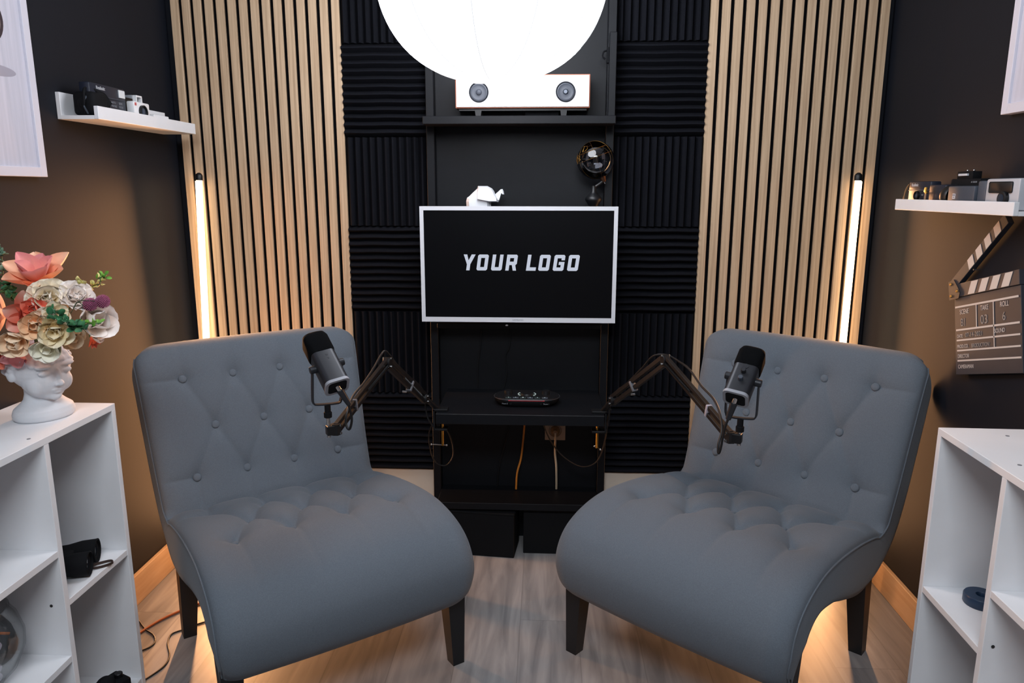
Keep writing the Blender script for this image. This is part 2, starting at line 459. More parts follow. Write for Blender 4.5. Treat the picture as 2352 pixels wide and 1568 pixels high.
text('SAMSUNG', .0075, frame((cx+.0, TY-.0003, TZ0+.006), (1, 0, 0), (0, 0, 1)), m_grey, 'maker_lettering', tv, align='CENTER', sx=1.1)
tv_ir = MB().ball((-.135, TY+.012, .862), (.005, .004, .003)).build('sensor_window', m_grey, tv)

# ------------------------------------------------------------------ speaker on the top shelf
SY = -.128
sp = thing('speaker', 'wide white speaker with two round drivers on the top black shelf', 'speaker', (-.085, SY+.045, 1.564))
SX0, SX1, SZ0, SZ1 = -.308, .139, 1.5905, 1.697
m_copper = mat('copper_trim', '#b9745a', .4)
MB().box(((SX0+SX1)/2, SY+.052, (SZ0+SZ1)/2), (SX1-SX0, .096, SZ1-SZ0), bev=.002).build('cabinet', m_copper, sp)
MB().box(((SX0+SX1)/2, SY+.003, (SZ0+SZ1)/2), (SX1-SX0-.007, .006, SZ1-SZ0-.007), bev=.001).build('front_panel', mat('white_speaker_front', '#e9e9ec', .5), sp)
MB().box(((SX0+SX1)/2, SY+.055, SZ0-.0035), (SX1-SX0-.02, .08, .007)).build('base_plate', m_black, sp)
m_cone = mat('speaker_cone', '#4a4e57', .5); m_ring = mat('speaker_ring', '#22252b', .4)
for x, dome in ((-.229, 1), (.058, 0)):
    M = Matrix.Translation((x, SY, 1.641)) @ Matrix.Rotation(PI/2, 4, 'X')
    d = MB().lathe([(.0315, -.001), (.0325, .003), (.0305, .0045), (.0285, .003), (.0285, -.001)], 40, M).build('driver_ring', m_ring, sp, True)
    MB().lathe([(.0285, .002), (.025, .003), (.022, .0015), (.012, -.004+.005), (.0115, .0012), (0, .0012)], 40, M).build('driver_cone', m_cone, sp, True)
    if dome: MB().ball((x, SY-.001, 1.641), (.010, .006, .010)).build('dust_cap', m_cone, sp, True)
    else: MB().cyl((x, SY-.0005, 1.641), (x, SY-.006, 1.641), .0105, .006, 8).build('dust_cap', mat('shiny_cap', '#5a5f68', .25, .6), sp)
for x in (-.233, .053):
    for y in (SY+.02, SY+.085):
        MB().box((x, y, 1.574), (.022, .012, .020), taper=(.75, 1)).build('foot', m_black, sp)
tag(MB().box((-.02, -.06, 1.5745), (.115, .05, .021), bev=.002).build('power_adapter', m_blackm), 'small black power adapter lying under the white speaker', 'adapter')
hk = thing('wall_hook', 'small black hook on the inner side of the shelf unit above the speaker', 'hook', (UX1-.024, -.06, 1.765))
MB().box((UX1-.0275, -.06, 1.765), (.007, .02, .05), bev=.001).build('hook_plate', m_blackm, hk)
MB().tube([(UX1-.03, -.06, 1.78), (UX1-.042, -.065, 1.775), (UX1-.045, -.065, 1.76), (UX1-.036, -.063, 1.752)], .003).build('hook_arm', m_blackm, hk)

# ------------------------------------------------------------------ origami elephant
el = thing('paper_elephant', 'white folded paper elephant standing behind the top edge of the television', 'ornament', (-.22, -.085, 1.248))
m_paper = mat('white_paper', '#e4e6ea', .7)
def ep(cx_, cy_, Y=-.085):
    p = at(1000+cx_/5.113, 280+cy_/5.113, 1, Y); return (p.x, p.z)
MF = Matrix(((1, 0, 0, 0), (0, 0, -1, -.085), (0, 1, 0, 0), (0, 0, 0, 1)))
bl = 1.248
def lo(q): x, z = ep(q, 985); return (x, bl)
body = [ep(505, 770), ep(440, 830), ep(398, 872), ep(372, 890), ep(362, 930), lo(368), lo(440), lo(470), (ep(480, 960)[0], ep(480, 985)[1]-.006), (ep(600, 960)[0], ep(480, 985)[1]-.006), lo(615), lo(650), ep(655, 945), ep(640, 830)]
MB().tent(body, .036, .72, MF).build('body', m_paper, el)
head = [ep(500, 752), ep(612, 752), ep(665, 780), ep(690, 812), ep(706, 858), ep(735, 900), ep(740, 942), ep(640, 942), ep(485, 912), ep(482, 830)]
MB().tent(head, .062, .86, MF).build('ear', m_paper, el)
MB().tent([ep(700, 850), ep(740, 815), ep(768, 790), ep(790, 788), ep(802, 815), ep(810, 850), ep(795, 850), ep(778, 828), ep(745, 935), ep(725, 930)], .016, .8, MF).build('trunk', m_paper, el)

# ------------------------------------------------------------------ globe
gc = Vector((.164, -.088, 1.4235)); GR = .0635
gl = thing('glass_globe', 'dark glass globe with gold map lines on a black stand beside the television', 'globe', (.160, -.088, 1.248))
def glass(name, tint=(.55, .56, .6), gl_=.12, rough=.02, refl=1.0):
    m = bpy.data.materials.new(name); m.use_nodes = True; nt = m.node_tree; nt.nodes.clear(); L = nt.links.new
    o = nt.nodes.new('ShaderNodeOutputMaterial'); tr = nt.nodes.new('ShaderNodeBsdfTransparent'); tr.inputs[0].default_value = (*tint, 1)
    g = nt.nodes.new('ShaderNodeBsdfGlossy'); g.inputs['Roughness'].default_value = rough; mx = nt.nodes.new('ShaderNodeMixShader')
    lw = nt.nodes.new('ShaderNodeFresnel'); lw.inputs[0].default_value = 1.5
    ad = nt.nodes.new('ShaderNodeMath'); ad.operation = 'MULTIPLY_ADD'; ad.inputs[1].default_value = refl; ad.inputs[2].default_value = gl_*.3
    L(lw.outputs[0], ad.inputs[0]); L(ad.outputs[0], mx.inputs[0]); L(tr.outputs[0], mx.inputs[1]); L(g.outputs[0], mx.inputs[2]); L(mx.outputs[0], o.inputs[0])
    return m
m_globe = glass('smoked_glass')
MB().ball(gc, GR, n=48, m=24).build('glass_ball', m_globe, gl, True, angle=0)
ax = Vector((-.35, 0, .93)).normalized(); Rg = ax.to_track_quat('Z', 'Y').to_matrix()
t = MB()
def ring(lat, r=.0006, n=48, R=Rg, rad=GR+.0004):
    z = rad*math.sin(lat); q = rad*math.cos(lat)
    t.tube([gc+R @ Vector((q*math.cos(2*PI*i/n), q*math.sin(2*PI*i/n), z)) for i in range(n+1)], r, 5, 0)
for la in (8, 32): ring(math.radians(la), .0009 if la == 32 else .0004)
for k in range(3):
    R2 = Rg @ Matrix.Rotation(k*PI/3, 3, 'Z') @ Matrix.Rotation(PI/2, 3, 'X'); ring(0, .0003, R=R2)
t.build('graticule', mat('gold_line', '#6e5228', .4, .9), gl)
t = MB(); rg = random.Random(3)
for k in range(7):
    la0, lo0 = math.radians(rg.uniform(15, 60)), -PI/2+rg.uniform(-1.2, 1.2); q = []
    for i in range(15):
        a = 2*PI*i/14; rr = rg.uniform(.08, .22) if 0 < i < 14 else .15
        la, lg = la0+rr*math.sin(a), lo0+rr*1.5*math.cos(a)
        q.append(gc+Rg @ (Vector((math.cos(la)*math.cos(lg), math.cos(la)*math.sin(lg), math.sin(la)))*(GR+.0005)))
    t.tube(q, .0006, 4, 2)
t.build('land_outlines', mat('gold_line2', '#9a7436', .35, .9), gl)
pb = at(1386, 412, 1, -.088)
MB().cyl(gc+(pb-gc).normalized()*(GR-.002), pb+Vector((.004, 0, -.008)), .012, .006, 16).build('collar', mat('bronze', '#5a3d2c', .4, .8), gl, True)
MB().cyl(pb, pb+Vector((.006, 0, -.014)), .0035, .002, 12).build('axis_pin', m_chrome, gl, True)
MB().tube([pb+Vector((0, 0, -.004)), (.180, -.088, 1.345), (.166, -.088, 1.335), (.160, -.088, 1.325)], .005).build('bracket', m_black, gl, True)
MB().lathe([(0, 0), (.035, 0), (.036, .004), (.03, .008), (.014, .016), (.014, .020), (.022, .032), (.028, .041), (.029, .046), (.025, .054), (.014, .063), (.009, .070), (.008, .09), (0, .09)], 32,
    Matrix.Translation((.160, -.088, 1.248))).build('stand', m_black, gl, True, angle=60)

# ------------------------------------------------------------------ audio interface on the desk shelf
ai = thing('audio_mixer', 'black pill-shaped audio mixer with small lights on the black desk shelf', 'mixer', (-.063, -.185, .591))
def stadium(hx, hy, n=12):
    o = []
    for k in range(n+1): a = -PI/2+PI*k/n; o.append((hx-hy+hy*math.cos(a), hy*math.sin(a)))
    for k in range(n+1): a = PI/2+PI*k/n; o.append((-hx+hy+hy*math.cos(a), hy*math.sin(a)))
    return o
ac = Vector((-.063, -.185, .591))
t = MB(); G = []
for (sc_, z) in ((.80, .0), (.93, .006), (1., .018), (1.01, .024), (1.0, .028), (.97, .030)):
    G.append([ac+Vector((x*sc_ if abs(x) < 9 else x, y*sc_, z)) for x, y in stadium(.114, .062)])
t.grid(G, closed=True); t.add([G[-1][i] for i in range(len(G[-1]))], [list(range(len(G[-1])))]); t.add([G[0][i] for i in range(len(G[0]))], [list(range(len(G[0])))[::-1]])
t.build('body', m_black, ai, True)
t = MB(); t.tube([ac+Vector((x*1.012, y*1.012, .0262)) for x, y in stadium(.114, .062)+[stadium(.114, .062)[0]]], .0009, 5, 0)
t.build('rim', mat('dark_grey_rim', '#3a3c42', .4), ai)
m_red = mat('red_light', '#661018', .4, emit='#ff3040', estr=.35); m_glow = mat('white_light', '#888888', .4, emit='#cfe8e4', estr=.7)
MB().tube([ac+Vector((-.062, -.0622, .0255)), ac+Vector((.062, -.0622, .0255))], .0013, 5, 0).build('light_strip', m_red, ai)
for s_ in (-1, 1):
    MB().tube([ac+Vector((s_*.031*math.cos(a), .004+.026*math.sin(a), .0312)) for a in (-.75, -.4, 0, .35, .65)], .0008, 5, 3).build('dial_light', m_glow, ai)
MB().lathe([(0, 0), (.024, 0), (.022, .006), (0, .006)], 32, Matrix.Translation(ac+Vector((0, .004, .03)))).build('dial', m_black, ai, True)
for s_ in (-1, 1):
    MB().lathe([(0, 0), (.015, 0), (.0135, .012), (0, .012)], 24, Matrix.Translation(ac+Vector((s_*.066, .012, .03)))).build('knob', m_black, ai, True)
for i in range(6):
    MB().box(ac+Vector((-.0625+.025*i, -.044, .031)), (.021, .012, .002), bev=.0006, seg=1).build('button', m_slate if i % 2 else mat('dark_teal_plastic', '#16292a', .4), ai)
    MB().box(ac+Vector((-.0625+.025*i, -.044, .0325)), (.005 if i == 2 else .003, .003 if i == 2 else .0016, .0006)).build('button_mark', m_glow, ai)
for x in (-.054, .050): MB().cyl(ac+Vector((x, -.058, .014)), ac+Vector((x, -.0632, .014)), .0035).build('headphone_jack', m_blackm, ai)
text('Phone 2', .006, frame(ac+Vector((-.084, -.0632, .0125)), (1, 0, 0), (0, .15, 1)), m_grey, 'port_label', ai)
text('Phone 1', .006, frame(ac+Vector((.058, -.0632, .0125)), (1, 0, 0), (0, .15, 1)), m_grey, 'port_label', ai)
tag(MB().box((-.0, -.105, .5955), (.012, .02, .008), bev=.001).build('cable_plug', m_brass), 'tiny brass plug lying behind the black audio mixer', 'plug')

# ------------------------------------------------------------------ socket and cables on the unit's back panel
so = thing('wall_socket', 'square tan wall socket with a plugged white cable under the desk shelf', 'socket', (.040, -.012, .432))
m_sock = mat('beige_plastic', '#a98f78', .5)
MB().box((.040, -.016, .432), (.077, .008, .070), bev=.002).build('face_plate', m_sock, so)
MF2 = Matrix.Translation((.040, -.020, .436)) @ Matrix.Rotation(PI/2, 4, 'X')
MB().lathe([(.028, 0), (.028, .003), (.025, .004), (.022, 0)], 32, MF2).build('socket_ring', m_sock, so, True)
pl = thing('power_plug', 'tan plug with a hanging cream cable in the socket under the desk shelf', 'plug', (.040, -.02, .436))
MB().lathe([(0, 0), (.018, 0), (.018, .012), (.012, .018), (.008, .026), (0, .026)], 24, MF2).build('plug_body', mat('tan_plastic', '#8f6a49', .5), pl, True)
MB().tube([(.040, -.045, .434), (.041, -.05, .41), (.040, -.05, .36), (.045, -.05, .31), (.047, -.045, .24), (.047, -.04, .21)], .0042).build('cord', mat('cream_cord', '#b7a48c', .5), pl, True)
m_orange = mat('orange_cord', '#c7792c', .5); m_cord = mat('black_cord', '#0d0e11', .55)
tag(MB().tube([(-.072, -.03, .56), (-.074, -.04, .48), (-.080, -.04, .40), (-.088, -.04, .33), (-.102, -.05, .275), (-.106, -.05, .21)], .0038).build('hanging_cable', m_orange, None, True), 'orange cable hanging under the black desk shelf', 'cable')
def dangling(label, pts, r=.002, m=None):
    tag(MB().tube(pts, r).build('hanging_cable', m or m_cord, None, True), label, 'cable')
dangling('thin black cable hanging behind the shelf unit left of the audio mixer', [(-.234, -.02, .84), (-.24, -.02, .76), (-.25, -.018, .68), (-.25, -.018, .6)])
dangling('thin dark cable running up the back panel above the audio mixer', [(-.128, -.018, .84), (-.132, -.022, .76), (-.147, -.018, .72), (-.142, -.018, .66), (-.152, -.018, .6)])
dangling('black cable looping from the desk shelf across the socket to the clamp', [(-.02, -.05, .56), (-.003, -.06, .47), (.03, -.07, .40), (.08, -.10, .355), (.14, -.14, .34), (.19, -.16, .37), (.215, -.17, .45), (.222, -.20, .55), (.222, -.28, .60)], .0025)
dangling('thin black cable forked below the desk shelf left of the orange cable', [(-.125, -.03, .56), (-.13, -.03, .47), (-.15, -.03, .38), (-.17, -.03, .3), (-.18, -.03, .21)])
dangling('black cable loop hanging under the desk end by the brass clamp screw', [(-.372, -.28, .56), (-.40, -.25, .50), (-.405, -.22, .44), (-.395, -.2, .38), (-.37, -.19, .355), (-.345, -.19, .36), (-.325, -.19, .40), (-.335, -.2, .47), (-.36, -.24, .53)], .0024)

# ------------------------------------------------------------------ lantern
LC = Vector((-.146, -.65, 1.884)); LA, LB = .300, .283
ln = thing('lantern_light', 'huge glowing white fabric lantern hanging in front of the speaker', 'lamp', LC)
m_lan = mat('glowing_fabric', '#f2f4f8', .8, emit=(.90, .955, 1.04), estr=LANTERN_E)
prof = []
for i in range(49):
    a = -PI/2+PI*i/48; c_, s_ = math.cos(a), math.sin(a); e_ = 2/2.25
    prof.append((max(0, LA*abs(c_)**e_ if c_ > 1e-6 else 0), LB*(abs(s_)**e_)*(1 if s_ > 0 else -1)))
NS = 11
t = MB(); n = NS*12; G = []; PH = math.radians(-96)
for r, z in prof:
    row = []
    for k in range(n):
        a = 2*PI*k/n+PH; sc_ = 1-.010*(1-abs(math.sin((a-PH)*NS/2)))**2
        row.append(LC+Vector((r*sc_*math.cos(a), r*sc_*math.sin(a), z)))
    G.append(row)
t.grid(G[1:-1], closed=True); t.add(G[1], [list(range(n))]); t.add(G[-2], [list(range(n))])
t.build('diffuser', m_lan, ln, True, angle=0)
m_seam = mat('fabric_seam', '#6a6c70', .8, emit=(.80, .83, .88), estr=.85)
for k in range(NS):
    a = 2*PI*k/NS-math.radians(96)
    MB().tube([LC+Vector((r*.992*math.cos(a), r*.992*math.sin(a), z)) for r, z in prof[1:-1]], .0016, 5, 0).build('seam', m_seam, ln)
MB().cyl(LC+Vector((0, 0, LB-.01)), LC+Vector((0, 0, LB+.06)), .075, .07, 32).build('mount_ring', m_black, ln, True)
MB().cyl(LC+Vector((0, 0, LB+.05)), (LC.x, LC.y, ZC), .012).build('hanging_pole', m_black, ln, True)

# ------------------------------------------------------------------ corner tube lamps
m_tube = mat('warm_diffuser', '#fff0d8', .5, emit=(1, .78, .50), estr=7.0)
m_soft = mat('added_warm_glow', '#e8c79a', .5, emit=(1, .70, .42), estr=9.)  # glow for the strip added behind each tube, imitates bloom
def tube_lamp(bot, top, ang, label, power):
    """ang: direction the light faces, from -Y towards +X"""
    bot, top = Vector(bot), Vector(top)
    t_ = thing('floor_lamp', label, 'lamp', (bot.x, bot.y, 0), 0, 'glowing corner tube lamps')
    axd = (top-bot).normalized(); f = Vector((math.sin(ang), -math.cos(ang), 0)); f = (f-axd*f.dot(axd)).normalized(); l = axd.cross(f).normalized()
    L = (top-bot).length
    M = Matrix(((l.x, f.x, axd.x, bot.x), (l.y, f.y, axd.y, bot.y), (l.z, f.z, axd.z, bot.z), (0, 0, 0, 1)))
    # U channel, open towards f
    ch = [(-.0092, -.010), (.0092, -.010), (.0092, -.004), (-.0092, -.004)]
    MB().prism(ch, L, M).build('channel', m_black, t_)
    MB().prism([(-.0102, -.0042)]+[(-.0102*math.cos(PI*k/10), -.003+.006*math.sin(PI*k/10)) for k in range(11)]+[(.0102, -.0042)], L-.012, M).build('diffuser', m_tube, t_)
    MB().lathe([(0, 0), (.0125, 0), (.0125, .016), (.010, .022), (.005, .026), (0, .027)], 24, M @ Matrix.Translation((0, -.002, L-.012))).build('end_cap', m_black, t_, True)
    MB().prism([(-.0105, -.014), (.0105, -.014), (.0105, -.0102), (-.0105, -.0102)], L-.03, M @ Matrix.Translation((0, 0, .015))).build('added_glow_strip', m_soft, t_)  # added emitter facing the wall, stands in for bloom around the tube
    MB().cyl((bot.x, bot.y, 0), (bot.x, bot.y, .012), .06, .055, 32).build('foot', m_black, t_, True)
    MB().cyl((bot.x, bot.y, .01), bot+axd*.02, .008).build('stem', m_black, t_, True)
    a = bpy.data.lights.new('strip_light', 'AREA'); a.shape = 'RECTANGLE'; a.size = .011; a.size_y = L-.03; a.energy = TUBE_POWER*power
    a.color = (1, .47, .20); a.spread = math.radians(128)
    ao = bpy.data.objects.new('strip_light', a); COL.objects.link(ao); ao.parent = t_
    # area lights shine along their local -Z
    z = -f; x = l; y = z.cross(x)
    c = bot+axd*(L/2-.006)+f*(.0036)
    Mw = Matrix(((x.x, y.x, z.x, c.x), (x.y, y.y, z.y, c.y), (x.z, y.z, z.z, c.z), (0, 0, 0, 1)))
    ao.matrix_local = t_.matrix_basis.inverted() @ Mw
tube_lamp((-1.273, -.070, .05), (-1.231, -.060, 1.368), math.radians(42), 'slim warm glowing tube lamp in the corner by the hanging shelf of cameras and flowers', 1.45)
tube_lamp((1.053, -.060, .05), (1.057, -.060, 1.368), math.radians(-38), 'slim warm glowing tube lamp in the corner by the clapperboard wall', .62)

# ------------------------------------------------------------------ tufted slipper chairs
def resample(pts, n):
    P = np.array([[p.x, p.y] for p in pts]); d = np.r_[0, np.cumsum(np.linalg.norm(np.diff(P, axis=0), axis=1))]
    s = np.linspace(0, d[-1], n); return np.c_[np.interp(s, d, P[:, 0]), np.interp(s, d, P[:, 1])], s
def sm2(pts, n): return resample(catmull([(a, b, 0) for a, b in pts], 12), n)

FB = [(-.856, .828), (-.842, .843), (-.818, .851), (-.785, .838), (-.758, .792), (-.728, .71), (-.695, .61), (-.662, .51), (-.630, .43), (-.600, .365)]
FS = [(-.600, .362), (-.585, .384), (-.545, .402), (-.48, .418), (-.40, .434), (-.28, .451), (-.17, .458), (-.09, .451), (-.015, .428), (.038, .392), (.070, .340), (.077, .285), (.064, .236), (.030, .200), (.005, .192)]
BB = [(-.856, .828), (-.866, .805), (-.860, .745), (-.848, .665), (-.820, .55), (-.788, .435), (-.745, .34), (-.690, .278)]
BS = [(-.690, .278), (-.59, .236), (-.50, .232), (-.42, .245), (-.31, .282), (-.22, .315), (-.13, .338), (-.07, .320), (-.035, .275), (-.010, .222), (.005, .192)]
def seg_d(U, V, a, b):
    ax_, ay = a; bx, by = b; dx, dy = bx-ax_, by-ay; L2 = dx*dx+dy*dy
    t = np.clip(((U-ax_)*dx+(V-ay)*dy)/L2, 0, 1)
    return np.hypot(U-(ax_+t*dx), V-(ay+t*dy)), t
def width_at(v, z, part):
    if part == 'B':
        w = np.interp(z, [.36, .60, .85], [.328, .340, .353])
        # rounded top corners
        k = np.clip((z-.808)/.042, 0, 1); ic = int(np.argmax(z)); k[:ic] = 1.
        return w-.028*(1-np.sqrt(np.maximum(0, 1-k**2)))
    return np.interp(v, [-.60, -.3, .06], [.328, .331, .336])-.012*np.clip((.30-z)/.1, 0, 1)*(v > -.1)
def make_chair():
    root = thing('slipper_chair', 'x', 'chair')
    NU = 121
    def cushion(curve, part, nodes, segs, NS_, A, bd, bs, name):
        C, s = sm2(curve, NS_)
        T = np.gradient(C, axis=0); T /= np.linalg.norm(T, axis=1)[:, None]
        N = np.c_[-T[:, 1], T[:, 0]]            # outward for a curve that runs from the back crest to the front
        if part == 'B': N = N
        w = width_at(C[:, 0], C[:, 1], part)
        un = np.linspace(-1, 1, NU); un = np.sign(un)*(1-(1-np.abs(un))**1.25)
        U = w[:, None]*un[None, :]; S_ = np.repeat(s[:, None], NU, 1)
        def key(nd): # (u, coord) to (u, s)
            u, c = nd
            if part == 'B': i = np.argmin(np.abs(C[20:, 1]-c))+20
            else: i = np.argmin(np.abs(C[:int(NS_*.8), 0]-c))
            return (u, s[i])
        h = np.zeros_like(U)
        K = {k: key(v_) for k, v_ in nodes.items()}
        for a, b, wt, rng in segs:
            pa = K[a] if isinstance(a, str) else a
            if isinstance(b, str): pb_ = K[b]
            elif b[0] == 'end': pb_ = (pa[0], pa[1]+b[1])
            elif b[0] == 'side': pb_ = (b[1], pa[1]+b[2])
            d, t = seg_d(U, S_, pa, pb_)
            fade = 1 if isinstance(b, str) else (1-t*rng)
            h = np.minimum(h, -A*wt*fade*np.exp(-(d/.016)))
        for k, (u, sv) in K.items():
            r = np.hypot(U-u, S_-sv); h = h-bd*np.exp(-(r/bs)**1.3)
        # broad crown and rounded edges
        e = np.clip((w[:, None]-np.abs(U))/.05, 0, 1)
        edge = -.026*(1-np.sqrt(1-(1-e)**2))
        crown = .006*(1-(U/w[:, None])**2)
        h = h*np.clip(e*1.2, 0, 1)+edge+crown
        # fade everything where the cloth ends
        endf = np.minimum(1, np.minimum(s, s[-1]-s)/.03)
        fl = np.where((np.arange(NS_) > NS_/2) == (part == 'B'), 0., .25)[:, None]
        hh = h*(fl+(1-fl)*endf[:, None])
        G = np.zeros((NS_, NU, 3)); G[:, :, 0] = U
        G[:, :, 1] = -(C[:, 0][:, None]+N[:, 0][:, None]*hh); G[:, :, 2] = C[:, 1][:, None]+N[:, 1][:, None]*hh
        b_ = MB(); b_.keep = True; b_.grid(G.tolist(), flip=False)
        o = b_.build(name, m_velvet, root, True, local=True, angle=0)
        return o, G, C, N, K, s
    n4, n3 = (-.225, -.075, .075, .225), (-.15, 0, .15)
    bn, bsg = {}, []
    for i, u in enumerate(n4): bn['a%d' % i] = (u, .752); bn['c%d' % i] = (u, .462)
    for i, u in enumerate(n3): bn['b%d' % i] = (u, .604)
    for i in range(3):
        for a in ('a', 'c'):
            for k in (i, i+1): bsg.append(('%s%d' % (a, k), 'b%d' % i, .8, 0))
    for i in range(4):
        bsg.append(('a%d' % i, ('end', -.13), .5, .9)); bsg.append(('c%d' % i, ('end', .11), .8, .1))
    for a in ('a', 'c'):
        bsg.append((a+'0', ('side', -.36, 0), .8, .1)); bsg.append((a+'3', ('side', .36, 0), .8, .1))
    back, GB, CB, NB_, KB, sB = cushion(FB, 'B', bn, bsg, 150, .0085, .015, .030, 'backrest')
    sn, ssg = {}, []
    for i, u in enumerate(n4): sn['a%d' % i] = (u, -.475); sn['c%d' % i] = (u, -.205)
    for i, u in enumerate(n3): sn['b%d' % i] = (u, -.335)
    for i in range(3):
        for a in ('a', 'c'):
            for k in (i, i+1): ssg.append(('%s%d' % (a, k), 'b%d' % i, 1.0, 0))
    for i in range(4):
        ssg.append(('a%d' % i, ('end', -.12), .9, .1)); ssg.append(('c%d' % i, ('end', .26), .75, 1.))
    for a in ('a',):
        ssg.append((a+'0', ('side', -.36, 0), .6, .6)); ssg.append((a+'3', ('side', .36, 0), .6, .6))
    seat, GS, CS, NS2, KS, sS = cushion(FS, 'S', sn, ssg, 210, .018, .025, .034, 'seat')
    # covered buttons on the backrest, deep ones on the seat
    def button(K, s, C, N, parent, depth, r):
        for k, (u, sv) in K.items():
            i = int(np.argmin(np.abs(s-sv))); p = C[i]-N[i]*(-1)*(-depth)
            c = Vector((u, -(C[i, 0]+N[i, 0]*(-depth)), C[i, 1]+N[i, 1]*(-depth))); nrm = Vector((0, -N[i, 0], N[i, 1]))
            M = Matrix.Translation(c) @ nrm.to_track_quat('Z', 'Y').to_matrix().to_4x4()
            b_ = MB(); b_.lathe([(r*.9, -.008), (r, -.002), (r*.97, .0005), (r*.85, .0026), (r*.55, .0038), (0, .0044)], 20, M)
            b_.build('button', m_velvet, parent, True, local=True, angle=0)
    button(KB, sB, CB, NB_, back, .0105, .0125)
    button(KS, sS, CS, NS2, seat, .027, .009)
    # shell: sides and back in one upholstered skin
    CB2, _ = sm2(BB, 150); CS2, _ = sm2(BS, 210)
    rows = []
    for G, Bk, part in ((GB, CB2, 'B'), (GS, CS2, 'S')):
        for i in range(0, len(G), 2):
            L0, R0 = G[i][0], G[i][-1]; bv, bz_ = Bk[i]
            wl = abs(L0[0]); row = []; ins = .020*max(0, 1-i/22) if part == 'B' else 0
            for k in range(7):
                t = k/6; q = math.sin(PI*t)*.005
                row.append((-(wl+q)+(.010 if t > .9 else 0)+ins*t, L0[1]*(1-t)+(-bv)*t, L0[2]*(1-t)+bz_*t))
            for k in range(1, 9):
                t = k/9; row.append(((-wl+.010+ins)*(1-t)+(wl-.010-ins)*t, -bv, bz_))
            for k in range(7):
                t = 1-k/6; q = math.sin(PI*t)*.005
                row.append(((wl+q)-(.010 if t > .9 else 0)-ins*t, R0[1]*(1-t)+(-bv)*t, R0[2]*(1-t)+bz_*t))
            rows.append(row)
    b_ = MB(); b_.keep = True; b_.grid(rows, flip=True)
    sh = b_.build('outer_shell', m_velvet, root, True, local=True, angle=0)
    # piping along both side seams
    for side in (0, -1):
        pts = [Vector(GB[i][side]) for i in range(22, len(GB), 6)]+[Vector(GS[i][side]) for i in range(8, len(GS), 6)]
        pts = [p+Vector((-.001 if side == 0 else .001, 0, 0)) for p in pts]
        MB().tube(pts, .0028, 6, 2).build('seam_piping', m_velvet, root, True, local=True)
    # legs
    for sx in (-1, 1):
        for (v, ztop, sp_) in ((0, .30, .0), (-.554, .27, 0)):
            t = MB(); zt, x, y = ztop, sx*.300, -v
            if v == 0: cs = [((x*1.0, y+.012, zt), .030), ((sx*.306, y, 0), .0175)]
            else: cs = [((x*.98, y+(-.02), zt), .028), ((sx*.302, y+.012, 0), .0185)]
            V = []
            for (c, h_) in cs:
                V += [(c[0]-h_, c[1]-h_, c[2]), (c[0]+h_, c[1]-h_, c[2]), (c[0]+h_, c[1]+h_, c[2]), (c[0]-h_, c[1]+h_, c[2])]
            t.add(V, [(0, 1, 2, 3), (7, 6, 5, 4), (0, 4, 5, 1), (1, 5, 6, 2), (2, 6, 7, 3), (3, 7, 4, 0)])
            t.build('leg', m_leg, root, local=True)
    return root
# local axes: x across, -y towards the front, z up
ch1 = make_chair()
ch1['label'] = 'tufted grey velvet slipper chair beside the flower vase bookcase'; ch1['group'] = 'tufted slipper chairs'
def copy_tree(o, parent=None):
    c = o.copy(); COL.objects.link(c); c.parent = parent
    for k in list(o.children): copy_tree(k, c)
    return c
ch2 = copy_tree(ch1); ch2['label'] = 'tufted grey velvet slipper chair below the clapperboard'
ch1.matrix_basis = Matrix.Translation((-.493, -.985, 0)) @ Matrix.Rotation(.639, 4, 'Z')
ch2.matrix_basis = Matrix.Translation((.328, -.933, 0)) @ Matrix.Rotation(-.702, 4, 'Z')

